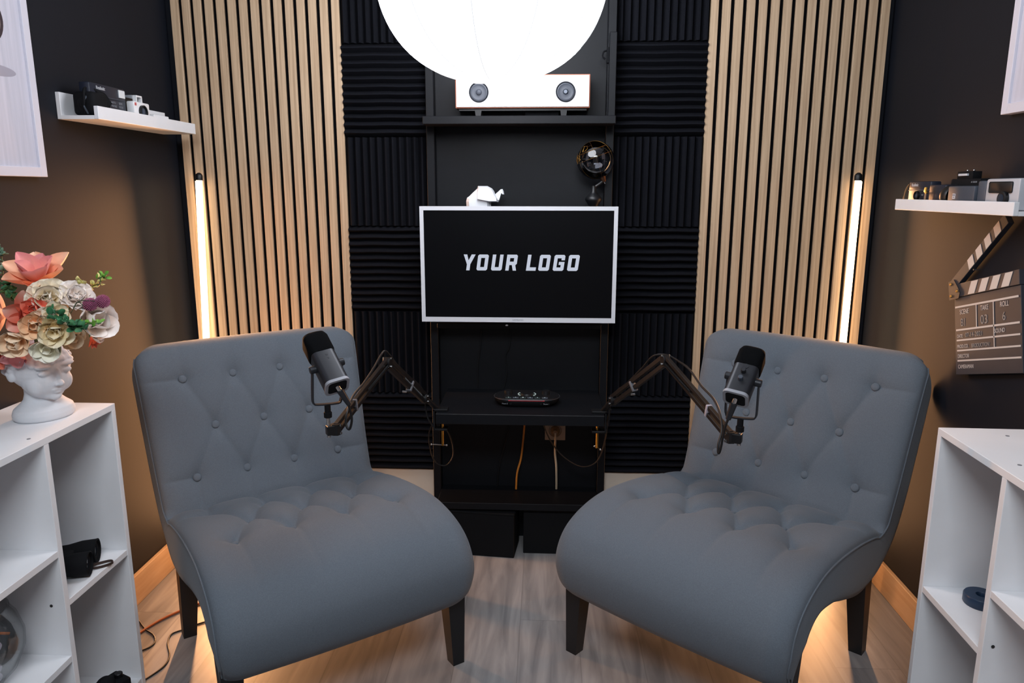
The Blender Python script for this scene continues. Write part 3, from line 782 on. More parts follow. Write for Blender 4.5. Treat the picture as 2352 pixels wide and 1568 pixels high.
# ------------------------------------------------------------------ microphones on boom arms
m_mic = mat('satin_black_metal', '#2a2c31', .38, .3); m_micfoam = mat('black_mic_foam', '#07080a', .95, spec=.1, bump=.4, bscale=700)
m_ringg = mat('grey_light_ring', '#8f9198', .5)
def rr_poly(hx, hy, r, n=6):
    o = []
    for cx_, cy_, a0 in ((hx-r, hy-r, 0), (-hx+r, hy-r, PI/2), (-hx+r, -hy+r, PI), (hx-r, -hy+r, 1.5*PI)):
        for k in range(n+1): a = a0+PI/2*k/n; o.append((cx_+r*math.cos(a), cy_+r*math.sin(a)))
    return o
def loft(b, secs, M, cap=True):
    G = [[M @ Vector((x, y, z)) for x, y in poly] for poly, z in secs]
    b.grid(G, closed=True)
    if cap: b.add(G[0], [list(range(len(G[0])))[::-1]]); b.add(G[-1], [list(range(len(G[-1])))])
def microphone(bot, top, lat, yoke_b, label, knobs):
    bot, top = Vector(bot), Vector(top); a = (top-bot).normalized(); L = (top-bot).length
    l = Vector(lat); l = (l-a*l.dot(a)).normalized(); n = l.cross(a).normalized()   # n: towards viewer side
    if n.y > 0: n = -n
    mic = thing('microphone', label, 'microphone', yoke_b)
    M = Matrix(((l.x, n.x, a.x, bot.x), (l.y, n.y, a.y, bot.y), (l.z, n.z, a.z, bot.z), (0, 0, 0, 1)))
    hx, hy = .0290, .0265
    b = MB(); loft(b, [(rr_poly(hx, hy, .013), .004), (rr_poly(hx, hy, .013), L*.60)], M); b.build('body', m_mic, mic, True)
    b = MB(); loft(b, [(rr_poly(hx+.0012, hy+.0012, .014), L*.585), (rr_poly(hx+.0022, hy+.0022, .015), L*.62), (rr_poly(hx+.0022, hy+.0022, .015), L*.88), (rr_poly(hx-.001, hy-.001, .015), L*.95), (rr_poly(hx-.008, hy-.008, .014), L*.99), (rr_poly(hx-.014, hy-.014, .010), L)], M)
    b.build('foam_cap', m_micfoam, mic, True)
    b = MB(); loft(b, [(rr_poly(hx-.006, hy-.006, .009), -.001), (rr_poly(hx+.0006, hy+.0006, .0135), -.001), (rr_poly(hx+.0010, hy+.0010, .0135), .004), (rr_poly(hx+.0002, hy+.0002, .0135), .007)], M, cap=False)
    b.build('light_ring', m_ringg, mic, True)
    b = MB(); loft(b, [(rr_poly(hx-.0062, hy-.0062, .009), -.0005), (rr_poly(hx-.007, hy-.007, .009), .005)], M); b.build('bottom_plate', m_blackm, mic)
    if knobs:
        for k, z in enumerate((.42*L, .27*L)):
            MB().cyl(M @ Vector((0, hy-.001, z)), M @ Vector((0, hy+.011, z)), .0062, .0058, 20, bev=.001).build('knob', m_slate if k else m_mic, mic, True)
        MB().cyl(M @ Vector((0, hy-.0005, .535*L)), M @ Vector((0, hy+.0012, .535*L)), .007, n=24).build('touch_button', m_mic, mic, True)
    else:
        MB().cyl(M @ Vector((.004, hy-.0005, .50*L)), M @ Vector((.004, hy+.0006, .50*L)), .0035, n=20).build('touch_button', m_mic, mic, True)
        MB().cyl(M @ Vector((.004, hy-.0005, .43*L)), M @ Vector((.004, hy+.0006, .43*L)), .0022, n=20).build('touch_button', m_mic, mic, True)
    # yoke
    zc = .40*L; pv = [M @ Vector((s_*(hx+.004), 0, zc)) for s_ in (-1, 1)]
    for s_, p in zip((-1, 1), pv): MB().cyl(M @ Vector((s_*(hx-.002), 0, zc)), M @ Vector((s_*(hx+.014), 0, zc)), .0095, .009, 20, bev=.001).build('pivot_knob', m_mic, mic, True)
    yb = Vector(yoke_b); out = (pv[1]-pv[0]).normalized()
    A0, A1 = pv[0]-out*.004, pv[1]+out*.004
    dn = Vector((0, 0, -1)); q0 = Vector((A0.x, A0.y, yb.z+.012)); q1 = Vector((A1.x, A1.y, yb.z+.012))
    # lean the lower bar under the pivots
    off = yb-(q0+q1)/2+Vector((0, 0, .012)); q0 += off; q1 += off
    path = [A0, A0.lerp(q0, .85), q0+Vector((0, 0, -.004))+out*.002, q0+Vector((0, 0, -.011))+out*.011, q1+Vector((0, 0, -.011))-out*.011, q1+Vector((0, 0, -.004))-out*.002, A1.lerp(q1, .85), A1]
    MB().ribbon(path, .012, .0035, side=out.cross(Vector((0, 0, 1))), sm=3).build('yoke', m_mic, mic, True)
    MB().cyl(yb, yb+Vector((0, 0, -.022)), .0075, n=20).build('mount_stem', m_blackm, mic, True)
    MB().cyl(yb+Vector((0, 0, -.020)), yb+Vector((0, 0, -.034)), .0100, .0098, 20, bev=.001).build('mount_collar', m_blackm, mic, True)
    return mic, M, L
def two_bars(b, p, q, gap, w, upv):
    d = (q-p).normalized(); s_ = (upv-d*upv.dot(d)).normalized(); z = d; x = s_; y = z.cross(x)
    R = Matrix(((x.x, y.x, z.x), (x.y, y.y, z.y), (x.z, y.z, z.z)))
    for sg in (-1, 1): b.box((p+q)/2+s_*gap*sg, (w, w*1.0, (q-p).length), rot=R, bev=.001, seg=1)
def boom(base, elbow, end, sgn, label, clampx, desk_z, stemtop, slab):
    base, elbow, end = Vector(base), Vector(elbow), Vector(end)
    t_ = thing('boom_arm', label, 'microphone arm', (clampx, -.29, .591), 0, 'black boom arms clamped to the desk shelf')
    up = Vector((0, 0, 1)); sd = (elbow-end).normalized().cross(up).normalized()
    b = MB(); two_bars(b, base+Vector((0, 0, .01)), elbow, .011, .013, up); b.build('lower_bars', m_black, t_)
    b = MB(); two_bars(b, elbow, end, .010, .0115, up); b.build('upper_bars', m_black, t_)
    # joints
    for p, nm in ((base+Vector((0, 0, .01)), 'base_joint'), (elbow, 'elbow_joint')):
        b = MB(); b.cyl(p-sd*.011, p+sd*.011, .016, n=20, bev=.002); b.build(nm, m_black, t_, True)
    # bolts
    for p in (elbow+Vector((0, 0, .012)), elbow-Vector((0, 0, .012)), end+Vector((0, 0, .010)), end-Vector((0, 0, .010)), base+Vector((0, 0, .018)), base):
        MB().cyl(p+sd*.010, p+sd*.0145, .0032, n=8).build('bolt', m_chrome, t_)
        MB().cyl(p-sd*.0145, p-sd*.010, .0032, n=8).build('bolt', m_chrome, t_)
    # springs
    def spring(p, q, r=.0035, turns=46, nm='spring'):
        d = q-p; dn = d.normalized(); x = dn.cross(Vector((.3, .2, .9))).normalized(); y = dn.cross(x); pts = []
        for i in range(turns*6+1):
            a = 2*PI*i/6; pts.append(p+d*i/(turns*6)+x*r*math.cos(a)+y*r*math.sin(a))
        MB().tube(pts, .0009, 4, 0).build(nm, m_black, t_)
    spring(elbow+sd*.006-Vector((0, 0, .006)), elbow.lerp(end, .45)+sd*.006)
    spring(elbow-sd*.006-Vector((0, 0, .006)), elbow.lerp(end, .45)-sd*.006)
    spring(base.lerp(elbow, .15)+sd*.006, base.lerp(elbow, .62)+sd*.006)
    # strap on the upper bars
    m = elbow.lerp(end, .70 if sgn > 0 else .68); d = (end-elbow).normalized(); x = up-d*up.dot(d); x.normalize(); y = d.cross(x)
    R = Matrix(((x.x, y.x, d.x), (x.y, y.y, d.y), (x.z, y.z, d.z)))
    b = MB(); b.box(m, (.034, .017, .009), rot=R, bev=.003); b.build('cable_strap', mat('pale_strap', '#a8a2ac', .6) if sgn > 0 else mat('grey_strap', '#6d7078', .6), t_, True)
    b = MB(); m2 = base.lerp(elbow, .42); d = (elbow-base).normalized(); x = (up-d*up.dot(d)).normalized(); y = d.cross(x)
    R = Matrix(((x.x, y.x, d.x), (x.y, y.y, d.y), (x.z, y.z, d.z))); b.box(m2, (.036, .020, .010), rot=R, bev=.003); b.build('cable_strap', mat('clear_strap', '#5b5f66', .4), t_, True)
    # head: end plate and clamp tube that takes the microphone stem
    st = Vector(stemtop)
    sd2 = Vector((st.x, st.y, end.z)); b = MB(); b.cyl(end+Vector((0, 0, -.014)), end+Vector((0, 0, .014)), .013, n=6)
    b.box((end+sd2)/2, ((end-sd2).length+.012, .020, .024), rot=Matrix.Rotation(math.atan2(st.y-end.y, st.x-end.x), 3, 'Z'), bev=.002); b.build('end_plate', m_black, t_)
    MB().cyl((st.x, st.y, end.z-.018), st, .0045, n=16).build('steel_stud', m_chrome, t_, True)
    # swivel post and desk clamp
    cx_, cy_ = clampx, -.290
    post = Vector((cx_, cy_, desk_z))
    b = MB(); b.box((cx_+sgn*.012*0, cy_, desk_z+.005), (.05, .034, .008), bev=.001); b.box((cx_+sgn*.022, cy_, desk_z-.030), (.006, .034, .075), bev=.001)
    b.box((cx_, cy_, desk_z-.064), (.045, .034, .007), bev=.001); b.build('clamp', m_black, t_)
    MB().cyl((cx_+sgn*.012, cy_, desk_z+.005), base+Vector((0, 0, .012)), .009, .009).build('swivel_post', m_black, t_, True)
    zb = desk_z-.125
    MB().cyl((cx_-sgn*.004, cy_, zb), (cx_-sgn*.004, cy_, desk_z-.042), .0042, n=12).build('clamp_screw', m_brass, t_, True)
    MB().cyl((cx_-sgn*.004, cy_, desk_z-.042), (cx_-sgn*.004, cy_, desk_z-.0375), .010).build('clamp_pad', m_black, t_, True)
    dx = Vector((1, -.1, 0)) if sgn < 0 else Vector((.35, -1, .1)); dx.normalize(); c = Vector((cx_-sgn*.004, cy_, zb+.002))
    p, q = (c-dx*.040, c+dx*.014) if sgn < 0 else (c-dx*.02, c+dx*.03)
    MB().cyl(p, q, .0020, n=10).build('tommy_bar', m_chrome, t_, True)
    for e_ in (p, q): MB().ball(e_, .0042, n=12, m=8).build('bar_end', m_chrome, t_, True)
    # tension handle
    h0 = base+Vector((0, 0, .028)); h1 = h0+Vector((sgn*.055, -.03, .012))
    MB().cyl(h0, h1, .0055, .004, 12).build('tension_handle', m_black, t_, True)
    MB().cyl(h1, h1+(h1-h0).normalized()*.014, .0035, n=10).build('handle_tip', m_chrome, t_, True)
    return t_
def A(px, py, y): return at(px, py, 1, y)

# chair-side of the flowers
yb = A(752, 928, -.955)
mic1, M1, L1 = microphone(A(775, 888, -1.0), A(717, 772, -.905), (math.cos(.42), math.sin(.42), 0), yb, 'black microphone seen from its plain side, leaning over the chair beside the flowers', False)
end1 = A(772, 985, -.945); elb1 = A(890, 832, -.55); base1 = A(976, 921, -.335)
boom(base1, elb1, end1, -1, 'black folded boom arm clamped to the desk shelf end with the brass screw', -.352, .591, yb+Vector((0, 0, -.030)), 0)
# chair-side of the clapperboard
yb2 = A(1701, 960, -.955)
mic2, M2, L2 = microphone(A(1689, 916, -1.0), A(1733, 806, -.905), (math.cos(-.34), math.sin(-.34), 0), yb2, 'black microphone with two knobs on its face, leaning over the chair by the clapperboard', True)
end2 = A(1678, 1003, -.945); elb2 = A(1528, 826, -.55); base2 = A(1407, 926, -.335)
boom(base2, elb2, end2, 1, 'black boom arm with a pale strap clamped at the socket end of the desk shelf', .182, .591, yb2+Vector((0, 0, -.030)), 0)

def mic_cable(M, pts, label, r=.0031):
    t_ = thing('microphone_cable', label, 'cable', pts[-1], 0, 'microphone cables')
    p0 = M @ Vector((0, 0, .004)); d = (Vector(pts[0])-p0).normalized()
    MB().cyl(p0, p0+d*.016, .006, n=16).build('plug_tip', m_chrome, t_, True)
    MB().cyl(p0+d*.014, p0+d*.058, .0088, .0065, 18, bev=.001).build('connector', m_mic, t_, True)
    MB().tube([p0+d*.055]+[Vector(p) for p in pts], r, 8, 8).build('cord', m_cord, t_, True)
mic_cable(M1, [A(800, 925, -.985), A(808, 960, -.975), A(803, 985, -.97), A(795, 975, -.965), A(797, 945, -.95), A(812, 908, -.87), A(835, 880, -.78), A(858, 845, -.66), A(875, 815, -.57), A(885, 806, -.55), A(900, 822, -.52), A(925, 855, -.46), A(958, 880, -.38), A(975, 905, -.33), A(978, 940, -.315), A(985, 965, -.31), A(1000, 985, -.3)],
          'black cable from the plain-sided microphone strapped along its boom arm')
mic_cable(M2, [A(1664, 985, -.985), A(1655, 1030, -.98), A(1650, 1040, -.975), A(1650, 1020, -.97), A(1658, 985, -.955), A(1652, 945, -.92), A(1638, 915, -.86), A(1610, 885, -.78), A(1585, 850, -.70), A(1560, 830, -.60), A(1530, 815, -.53), A(1500, 818, -.50), A(1475, 845, -.45), A(1440, 880, -.38), A(1415, 900, -.34), A(1402, 930, -.32), A(1398, 965, -.31), A(1392, 990, -.3)],
          'black cable from the two-knob microphone strapped along its boom arm')

# ------------------------------------------------------------------ bookcases
def bookcase(xf, y0, ncol, shelf_sets, sgn, rz, label, pitch=.2535):
    """xf: open front x, y0: far end, sgn +1 opens towards +X"""
    D = .246; H = .797; T = .016
    t_ = thing('bookcase', label, 'bookcase', (xf-sgn*D/2, y0, 0), rz, 'low white open bookcases')
    base = t_.matrix_basis
    def bx(nm, c, d, bev=.0008):
        b = MB(); b.box(c, d, bev=bev, seg=1); b.build(nm, m_white, t_, local=True)
    Ltot = ncol*pitch+T
    bx('top_board', (0, -Ltot/2, H-T/2), (D, Ltot, T)); bx('bottom_board', (0, -Ltot/2, .02), (D-.002, Ltot-2*T, T))
    bx('side_panel', (0, -T/2, (H-T)/2), (D, T, H-T)); bx('side_panel', (0, -Ltot+T/2, (H-T)/2), (D, T, H-T))
    for k in range(1, ncol): bx('divider', (0, -T/2-k*pitch, (H-T)/2+.014), (D-.001, T, H-T-.028))
    for k in range(ncol):
        for z in shelf_sets[k % len(shelf_sets)]:
            bx('shelf', (0, -T/2-(k+.5)*pitch, z-T/2), (D-.002, pitch-T, T))
    # small round screw caps
    for (x, y, z, ax_) in ():
        pass
    return t_
bc1 = bookcase(-1.083, -.940, 5, [(.405,), (.533, .272)], 1, 0, 'white open bookcase with the bust vase and binoculars against the wall')
bc2 = bookcase(.893, -1.040, 5, [(.412,), (.548, .272)], -1, math.radians(-1.5), 'white open bookcase with an empty top beneath the clapperboard')
m_dot = mat('dark_spot', '#2a2a2a', .6)
def spot(p, r, nrm, label, m=None):
    d = Vector(nrm)*.0008
    tag(MB().cyl(Vector(p)-d*.2, Vector(p)+d, r, n=14).build('screw_cap', m or m_dot), label, 'screw cap')
p = at(118, 1391, 1, -.940-.2535-.016); spot((p.x, -.940-.2535-.016, p.z), .0035, (0, -1, 0), 'small dark screw hole on the divider above the glass bowl')
p = at(2283, 1487, 1, -1.040-.2535-.018); spot((p.x, -1.040-.2535-.0145, p.z), .0035, (0, -1, 0), 'small dark screw hole on the divider of the empty-topped bookcase')
for (px, py, lb) in ((66, 1008, 'tiny grey screw cap on the top of the bust bookcase'), (2342, 1068, 'tiny grey screw cap on the top of the empty-topped bookcase'), (2314, 1001, 'faint grey nick near the wall on the empty-topped bookcase')):
    p = at(px, py, 2, .797); spot((p.x, p.y, .797), .004, (0, 0, 1), lb, mat('grey_cap', '#85878c', .5))

# ------------------------------------------------------------------ bust planter
m_plaster = mat('white_plaster', '#d3d5da', .7, noise=.03, nscale=30, bump=.1, bscale=150)
BP = Vector((-1.185, -1.055, .797)); BR = math.radians(66)
def bust():
    b = MB()
    b.lathe([(0, 0), (.060, 0), (.065, .005), (.066, .014), (.062, .026), (.050, .036), (.040, .046), (.036, .060), (.035, .11), (0, .11)], 40, Matrix.Diagonal((1.02, .88, 1, 1)))
    Mh = Matrix.Translation((0, 0, .10)) @ Matrix.Rotation(math.radians(10), 4, 'X') @ Matrix.Translation((0, 0, -.10))
    B = lambda c, r: b.ball(c, r, Mh, 24, 16)
    B((0, .004, .128), (.064, .070, .062)); B((0, -.022, .100), (.052, .050, .046)); B((0, -.040, .078), (.030, .026, .022))
    B((0, -.056, .068), (.015, .013, .011))
    for s_ in (-1, 1):
        B((s_*.026, -.036, .095), (.025, .026, .027)); B((s_*.024, -.0575, .127), (.0150, .0085, .0070)); B((s_*.024, -.0560, .143), (.022, .010, .006))
        B((s_*.060, .006, .112), (.009, .013, .017)); B((s_*.006, -.0735, .102), (.0055, .006, .005))
    B((0, -.076, .105), (.0065, .011, .0075)); B((0, -.0685, .119), (.0055, .010, .018)); B((0, -.050, .150), (.036, .012, .014))
    B((-.006, -.0665, .087), (.009, .0065, .0036)); B((.006, -.0665, .087), (.009, .0065, .0036)); B((0, -.0655, .0805), (.011, .0065, .0042))
    rb = random.Random(5)
    for k in range(150):
        a = rb.uniform(-PI, PI); el_ = rb.uniform(.28, 1.0)
        d = Vector((math.sin(a)*math.cos(el_), -math.cos(a)*math.cos(el_), math.sin(el_)))
        p = Vector((d.x*.064, .004+d.y*.070, .128+d.z*.056)); B(p, (.0085, .0085, .0075))
    for k in range(60):
        a = rb.uniform(PI*.42, PI*1.58); z = rb.uniform(.110, .152)
        B((math.sin(a)*.062, .006-math.cos(a)*.068, z), (.009, .009, .009))
    M = Matrix.Translation(BP) @ Matrix.Rotation(BR, 4, 'Z')
    b.bm.transform(M)
    o = b.build('bust_planter', m_plaster, None, True)
    r = o.modifiers.new('r', 'REMESH'); r.mode = 'VOXEL'; r.voxel_size = .0019; r.use_smooth_shade = True
    s_ = o.modifiers.new('s', 'SMOOTH'); s_.iterations = 4; s_.factor = .5
    dg = bpy.context.evaluated_depsgraph_get(); me = bpy.data.meshes.new_from_object(o.evaluated_get(dg)); o.modifiers.clear(); o.data = me
    me.polygons.foreach_set('use_smooth', [True]*len(me.polygons)); me.materials.clear(); me.materials.append(m_plaster)
    tag(o, 'white plaster child head vase with closed eyes standing on the white bookcase', 'vase')
bust()

# ------------------------------------------------------------------ artificial flowers
m_pet = mat('petal', '#ffffff', .6, attr='Col', noise=.05, nscale=60, sheen=.1)
def petal_mesh(L, Wd, cup, curl, c0, c1, c2, point=.8, ruffle=0., nu=9, nv=11, seed=0):
    rp = random.Random(seed); me = bpy.data.meshes.new('petal'); V = []; C = []
    c0, c1, c2 = (np.array(lin(c)) for c in (c0, c1, c2))
    for j in range(nv):
        v = j/(nv-1); wv = Wd*1.08*(.16*(1-v)+math.sin(PI*min(1, (v**1.15)*.93+.05))**(point*.8))
        for i in range(nu):
            u = i/(nu-1)*2-1; x = u*wv/2; ang = curl*v
            y = L*v*math.cos(ang*.6) ; z = L*v*math.sin(ang*.6)+cup*(u*u)*wv+ruffle*math.sin(u*5+v*4+seed)*v*.5
            V.append((x, y, z))
            t = v; col = c0*(1-t)*(1-t)+c1*2*t*(1-t)+c2*t*t; e = abs(u)**2*.5
            col = col*(1-e)+(c2 if seed % 2 else c1)*e
            C.append((*col, 1))
    F = [(j*nu+i, j*nu+i+1, (j+1)*nu+i+1, (j+1)*nu+i) for j in range(nv-1) for i in range(nu-1)]
    me.from_pydata(V, [], F); a = me.color_attributes.new('Col', 'FLOAT_COLOR', 'POINT')
    for k, c in enumerate(C): a.data[k].color = c
    me.polygons.foreach_set('use_smooth', [True]*len(me.polygons)); me.materials.append(m_pet)
    return me
FS_ = 1.25
def bloom(name, label, pos, nrm, rings, colors, center=None, stem=True, rot=0., cat='flower'):
    """rings: (count, length, width, tilt from the axis in degrees, curl, point, ruffle)"""
    pos = Vector(pos); nrm = Vector(nrm).normalized()
    t_ = thing(name, label, cat, pos, 0, None)
    Q = nrm.to_track_quat('Z', 'Y').to_matrix().to_4x4()
    for ri, (cnt, L, Wd, tilt, curl, point, ruf) in enumerate(rings):
        L *= FS_; Wd *= FS_
        c = colors[min(ri, len(colors)-1)]
        me = petal_mesh(L, Wd, .35, curl, *c, point=point, ruffle=ruf, seed=ri+cnt)
        for k in range(cnt):
            a = 2*PI*k/cnt+rot+ri*.6+random.uniform(-.12, .12); tl = math.radians(90-tilt+random.uniform(-7, 7))
            M = Q @ Matrix.Rotation(a, 4, 'Z') @ Matrix.Rotation(tl, 4, 'X')
            o = bpy.data.objects.new('petal', me); COL.objects.link(o); o.parent = t_; o.matrix_local = M @ Matrix.Diagonal((1, random.uniform(.9, 1.1), 1, 1))
    if center:
        cc, r = center; b = MB()
        for k in range(14):
            a = k*2.4; q = r*math.sqrt(k/14); b.ball(pos+Q.to_3x3() @ Vector((q*math.cos(a), q*math.sin(a), r*1.1)), r*.3, n=8, m=6)
        b.build('stamens', mat('stamen_'+cc[1:], cc, .6), t_, True)
    if stem:
        foot = BP+Vector(((pos.x-BP.x)*.25, (pos.y-BP.y)*.25, .17))
        MB().tube([pos, pos-nrm*.02, pos.lerp(foot, .6), foot], .0018, 6).build('stem', mat('stem_green', '#35562f', .6), t_, True)
    return t_
PEACH = [('#f06a4a', '#fbb48c', '#fdd0b0'), ('#ee6a5c', '#fbb898', '#f6a0a6')]
CREAM = [('#eac98a', '#fdeccb', '#fff6e6')]; IVORY = [('#f6dcc4', '#fdf0e6', '#fff8f4')]; CORAL = [('#b8301f', '#e2553b', '#e8836a')]
def fp(px, py, d=0.): # on a plane through the vase, d towards the camera
    return at(px, py, 1, -1.06-d)
toC = Vector((.55, -.8, .1))
bloom('lily', 'large peach and pink lily at the top of the bouquet', fp(90, 652, .0), (.12, -.42, .90), [(6, .070, .036, 72, .35, 1.1, .001), (6, .060, .034, 40, .25, 1.1, .001)], PEACH, ('#e05a3c', .006), rot=.3)
bloom('peony', 'large cream ruffled peony below the top lily', fp(112, 690, .05), (.45, -.8, .3), [(9, .040, .036, 80, .2, .6, .004), (8, .034, .032, 55, .4, .6, .004), (7, .026, .026, 30, .5, .6, .003), (5, .016, .018, 12, .5, .6, .002)], CREAM)
bloom('carnation', 'cream carnation between the large peony and the white magnolia', fp(172, 684, .03), (.6, -.6, .5), [(9, .034, .030, 75, .2, .55, .004), (8, .026, .026, 45, .4, .55, .004), (6, .018, .02, 20, .5, .55, .003)], IVORY)
bloom('magnolia', 'white magnolia behind the two purple thistle balls', fp(203, 738, .01), (.85, -.45, .15), [(5, .052, .042, 72, .7, .6, .002), (4, .042, .038, 42, .8, .6, .002)], IVORY, ('#e8c9b0', .005))
bloom('coral_lily', 'coral red lily with a pale outer petal at the heart of the bouquet', fp(74, 726, .06), (.35, -.9, .1), [(6, .050, .030, 70, .4, .85, .002), (5, .034, .022, 38, .4, .85, .002)], [('#c8371f', '#e2603f', '#efc6b4'), CORAL[0]])
bloom('pink_lily', 'pink and peach lily at the outer edge by the coral bloom', fp(12, 722, .05), (-.2, -.95, .2), [(6, .062, .034, 62, .4, .85, .001), (5, .045, .026, 30, .3, .85, .001)], PEACH, rot=.5)
bloom('peach_bloom', 'pale peach flower drooping over the forehead of the bust', fp(42, 772, .09), (.2, -.85, -.35), [(5, .040, .032, 66, .5, .7, .003), (4, .030, .026, 35, .5, .7, .003)], [('#f0a566', '#fbd6ac', '#fde6ca')], ('#d9a04a', .004))
bloom('peach_bloom', 'small orange peach flower just below the coral lily', fp(80, 745, .10), (.45, -.85, .0), [(5, .030, .028, 68, .5, .7, .003), (4, .022, .02, 35, .5, .7, .002)], [('#f0a060', '#fcc798', '#fddcb6')])
bloom('hydrangea_bloom', 'beige cream flower under the green leaf sprig', fp(126, 757, .09), (.5, -.85, -.1), [(6, .034, .030, 72, .4, .6, .003), (5, .026, .024, 40, .5, .6, .003), (3, .014, .016, 15, .5, .6, .002)], [('#dcb96e', '#f6e4b8', '#faf0d8')])
bloom('hydrangea_bloom', 'pale cream petals resting on the hair of the bust', fp(110, 790, .08), (.35, -.85, -.45), [(5, .032, .030, 72, .5, .45, .002), (3, .02, .02, 35, .5, .45, .002)], [('#e6dfae', '#fbf5dc', '#fdfaec')])
bloom('red_bloom', 'deep red flower low behind the peach one by the ear', fp(4, 795, .05), (-.3, -.9, -.2), [(7, .040, .028, 68, .3, .75, .003), (6, .028, .022, 40, .4, .75, .003)], CORAL)
bloom('pink_bloom', 'dusty pink petals hanging beside the peach flower', fp(42, 800, .06), (.1, -.7, -.7), [(4, .034, .024, 50, .4, .8, .002)], [('#e8a08a', '#ee9aa0', '#f0b4b4')])
bloom('rose_bud', 'white petal bud with a red back at the far lower edge', fp(211, 766, .0), (.95, -.2, -.2), [(4, .022, .024, 55, .9, .6, .001)], IVORY)
bloom('red_bud', 'small red fringed bud hanging under the white bud', fp(208, 774, -.01), (.7, -.2, -.75), [(7, .022, .009, 40, .2, .9, .001)], CORAL)
bloom('coral_bloom', 'small coral red bloom between the cream peony and the coral lily', fp(84, 712, .08), (.3, -.9, .25), [(6, .026, .020, 70, .4, .8, .003), (5, .02, .016, 35, .4, .8, .003)], CORAL)
bloom('blush_bloom', 'blush white flower between the coral lily and the beige cream flower', fp(106, 735, .085), (.4, -.85, .1), [(6, .028, .024, 74, .4, .6, .003), (5, .022, .02, 40, .4, .6, .003)], [('#f0c8a0', '#fbe6d0', '#fdf4ea')])
bloom('peach_bloom', 'pale peach flower at the far edge of the bust hair under the sprig', fp(160, 772, .05), (.7, -.6, -.1), [(5, .028, .024, 72, .4, .6, .003), (4, .02, .018, 40, .4, .6, .003)], [('#e8b878', '#f8dcb4', '#fbecd4')])
bloom('cream_bloom', 'small cream flower below the large cream peony', fp(128, 722, .08), (.5, -.8, .1), [(6, .026, .022, 76, .4, .6, .003), (5, .02, .018, 44, .4, .6, .003)], CREAM)
# purple thistles
for (px, py, lb) in ((207, 699, 'purple thistle ball in front of the white magnolia'), (236, 692, 'purple thistle ball at the outermost tip of its stem')):
    c = fp(px, py, .05); t_ = thing('thistle', lb, 'flower', c)
    b = MB(); n = 220
    for k in range(n):
        z = 1-2*(k+.5)/n; a = k*2.39996; r = math.sqrt(1-z*z); d = Vector((r*math.cos(a), r*math.sin(a), z))
        b.cyl(c+d*.009, c+d*.0155, .0015, .0006, 4)
    b.ball(c, .011, n=12, m=8); b.build('flower_head', mat('thistle_purple', '#a8607f', .8), t_)
    MB().tube([c-Vector((.01, 0, 0)), fp(195, 690, .06) if px > 210 else fp(196, 705, .06), fp(178, 694, .06), fp(165, 715, .06), fp(155, 730, .04)], .001, 5).build('stem', mat('dark_stem', '#3c4a3a', .6), t_)
def leaf_cluster(name, label, pts, r, cols, ncl, stemp=None, lsize=.012, flat=.5):
    c0 = Vector(pts[0]); t_ = thing(name, label, 'foliage', c0)
    me = petal_mesh(lsize, lsize*.62, .3, .4, *cols, point=.7, seed=3)
    P = catmull(pts, 6)
    for k in range(ncl):
        p = P[int(k*(len(P)-1)/max(1, ncl-1))]+Vector((random.uniform(-r, r), random.uniform(-r, r), random.uniform(-r, r)))
        M = Matrix.Translation(p-c0) @ Euler((random.uniform(-.6, 1.6), random.uniform(-1, 1), random.uniform(-PI, PI))).to_matrix().to_4x4()
        o = bpy.data.objects.new('leaf', me); COL.objects.link(o); o.parent = t_; o.matrix_local = M
    MB().tube(pts, .0011, 5).build('stem', mat('stem_green', '#35562f', .6), t_)
GR1 = ('#1d4a32', '#2f6b45', '#3f7f52'); GR2 = ('#3a7a2c', '#6aa338', '#86b84a'); GR3 = ('#2c4433', '#5a7a62', '#8fae94'); YEL = ('#b8b04a', '#d9d27a', '#e6e0a0')
leaf_cluster('leaf_sprig', 'dark green leaf sprig in front of the bouquet below the thistles', [fp(125, 722, .10), fp(150, 738, .11), fp(170, 752, .10), fp(192, 752, .09)], .008, GR1, 44, lsize=.017)
leaf_cluster('leaf_sprig', 'bright green leaf tip beside the white bud', [fp(182, 748, .08), fp(205, 744, .07), fp(232, 742, .05)], .004, GR2, 16, lsize=.013)
leaf_cluster('bud_sprig', 'pale yellow bud sprig rising from the cream carnation', [fp(185, 672, .02), fp(192, 650, .02), fp(180, 648, .02)], .006, YEL, 14, lsize=.013)
leaf_cluster('bud_sprig', 'yellow bud sprig with green tips, the furthest one from the bust', [fp(200, 668, .0), fp(216, 655, .0), fp(230, 652, .0), fp(230, 638, .0)], .005, YEL, 14, lsize=.012)
leaf_cluster('leaf_sprig', 'green leaf tip above the furthest yellow buds', [fp(225, 640, .0), fp(238, 634, .0), fp(244, 636, .0)], .004, GR2, 9, lsize=.012)
leaf_cluster('eucalyptus_sprig', 'grey green eucalyptus beside the top lily', [fp(0, 570, .0), fp(5, 600, .0), fp(8, 640, .0), fp(15, 680, .02)], .008, GR3, 30, lsize=.015)
leaf_cluster('eucalyptus_sprig', 'dark green leaves between the top lily and the coral lily', [fp(8, 660, .02), fp(22, 672, .03), fp(30, 690, .03)], .010, GR1, 26, lsize=.016)
leaf_cluster('leaf_sprig', 'small dark leaves under the red flower by the ear', [fp(20, 790, .04), fp(28, 805, .04), fp(32, 818, .03)], .005, GR1, 14, lsize=.013)

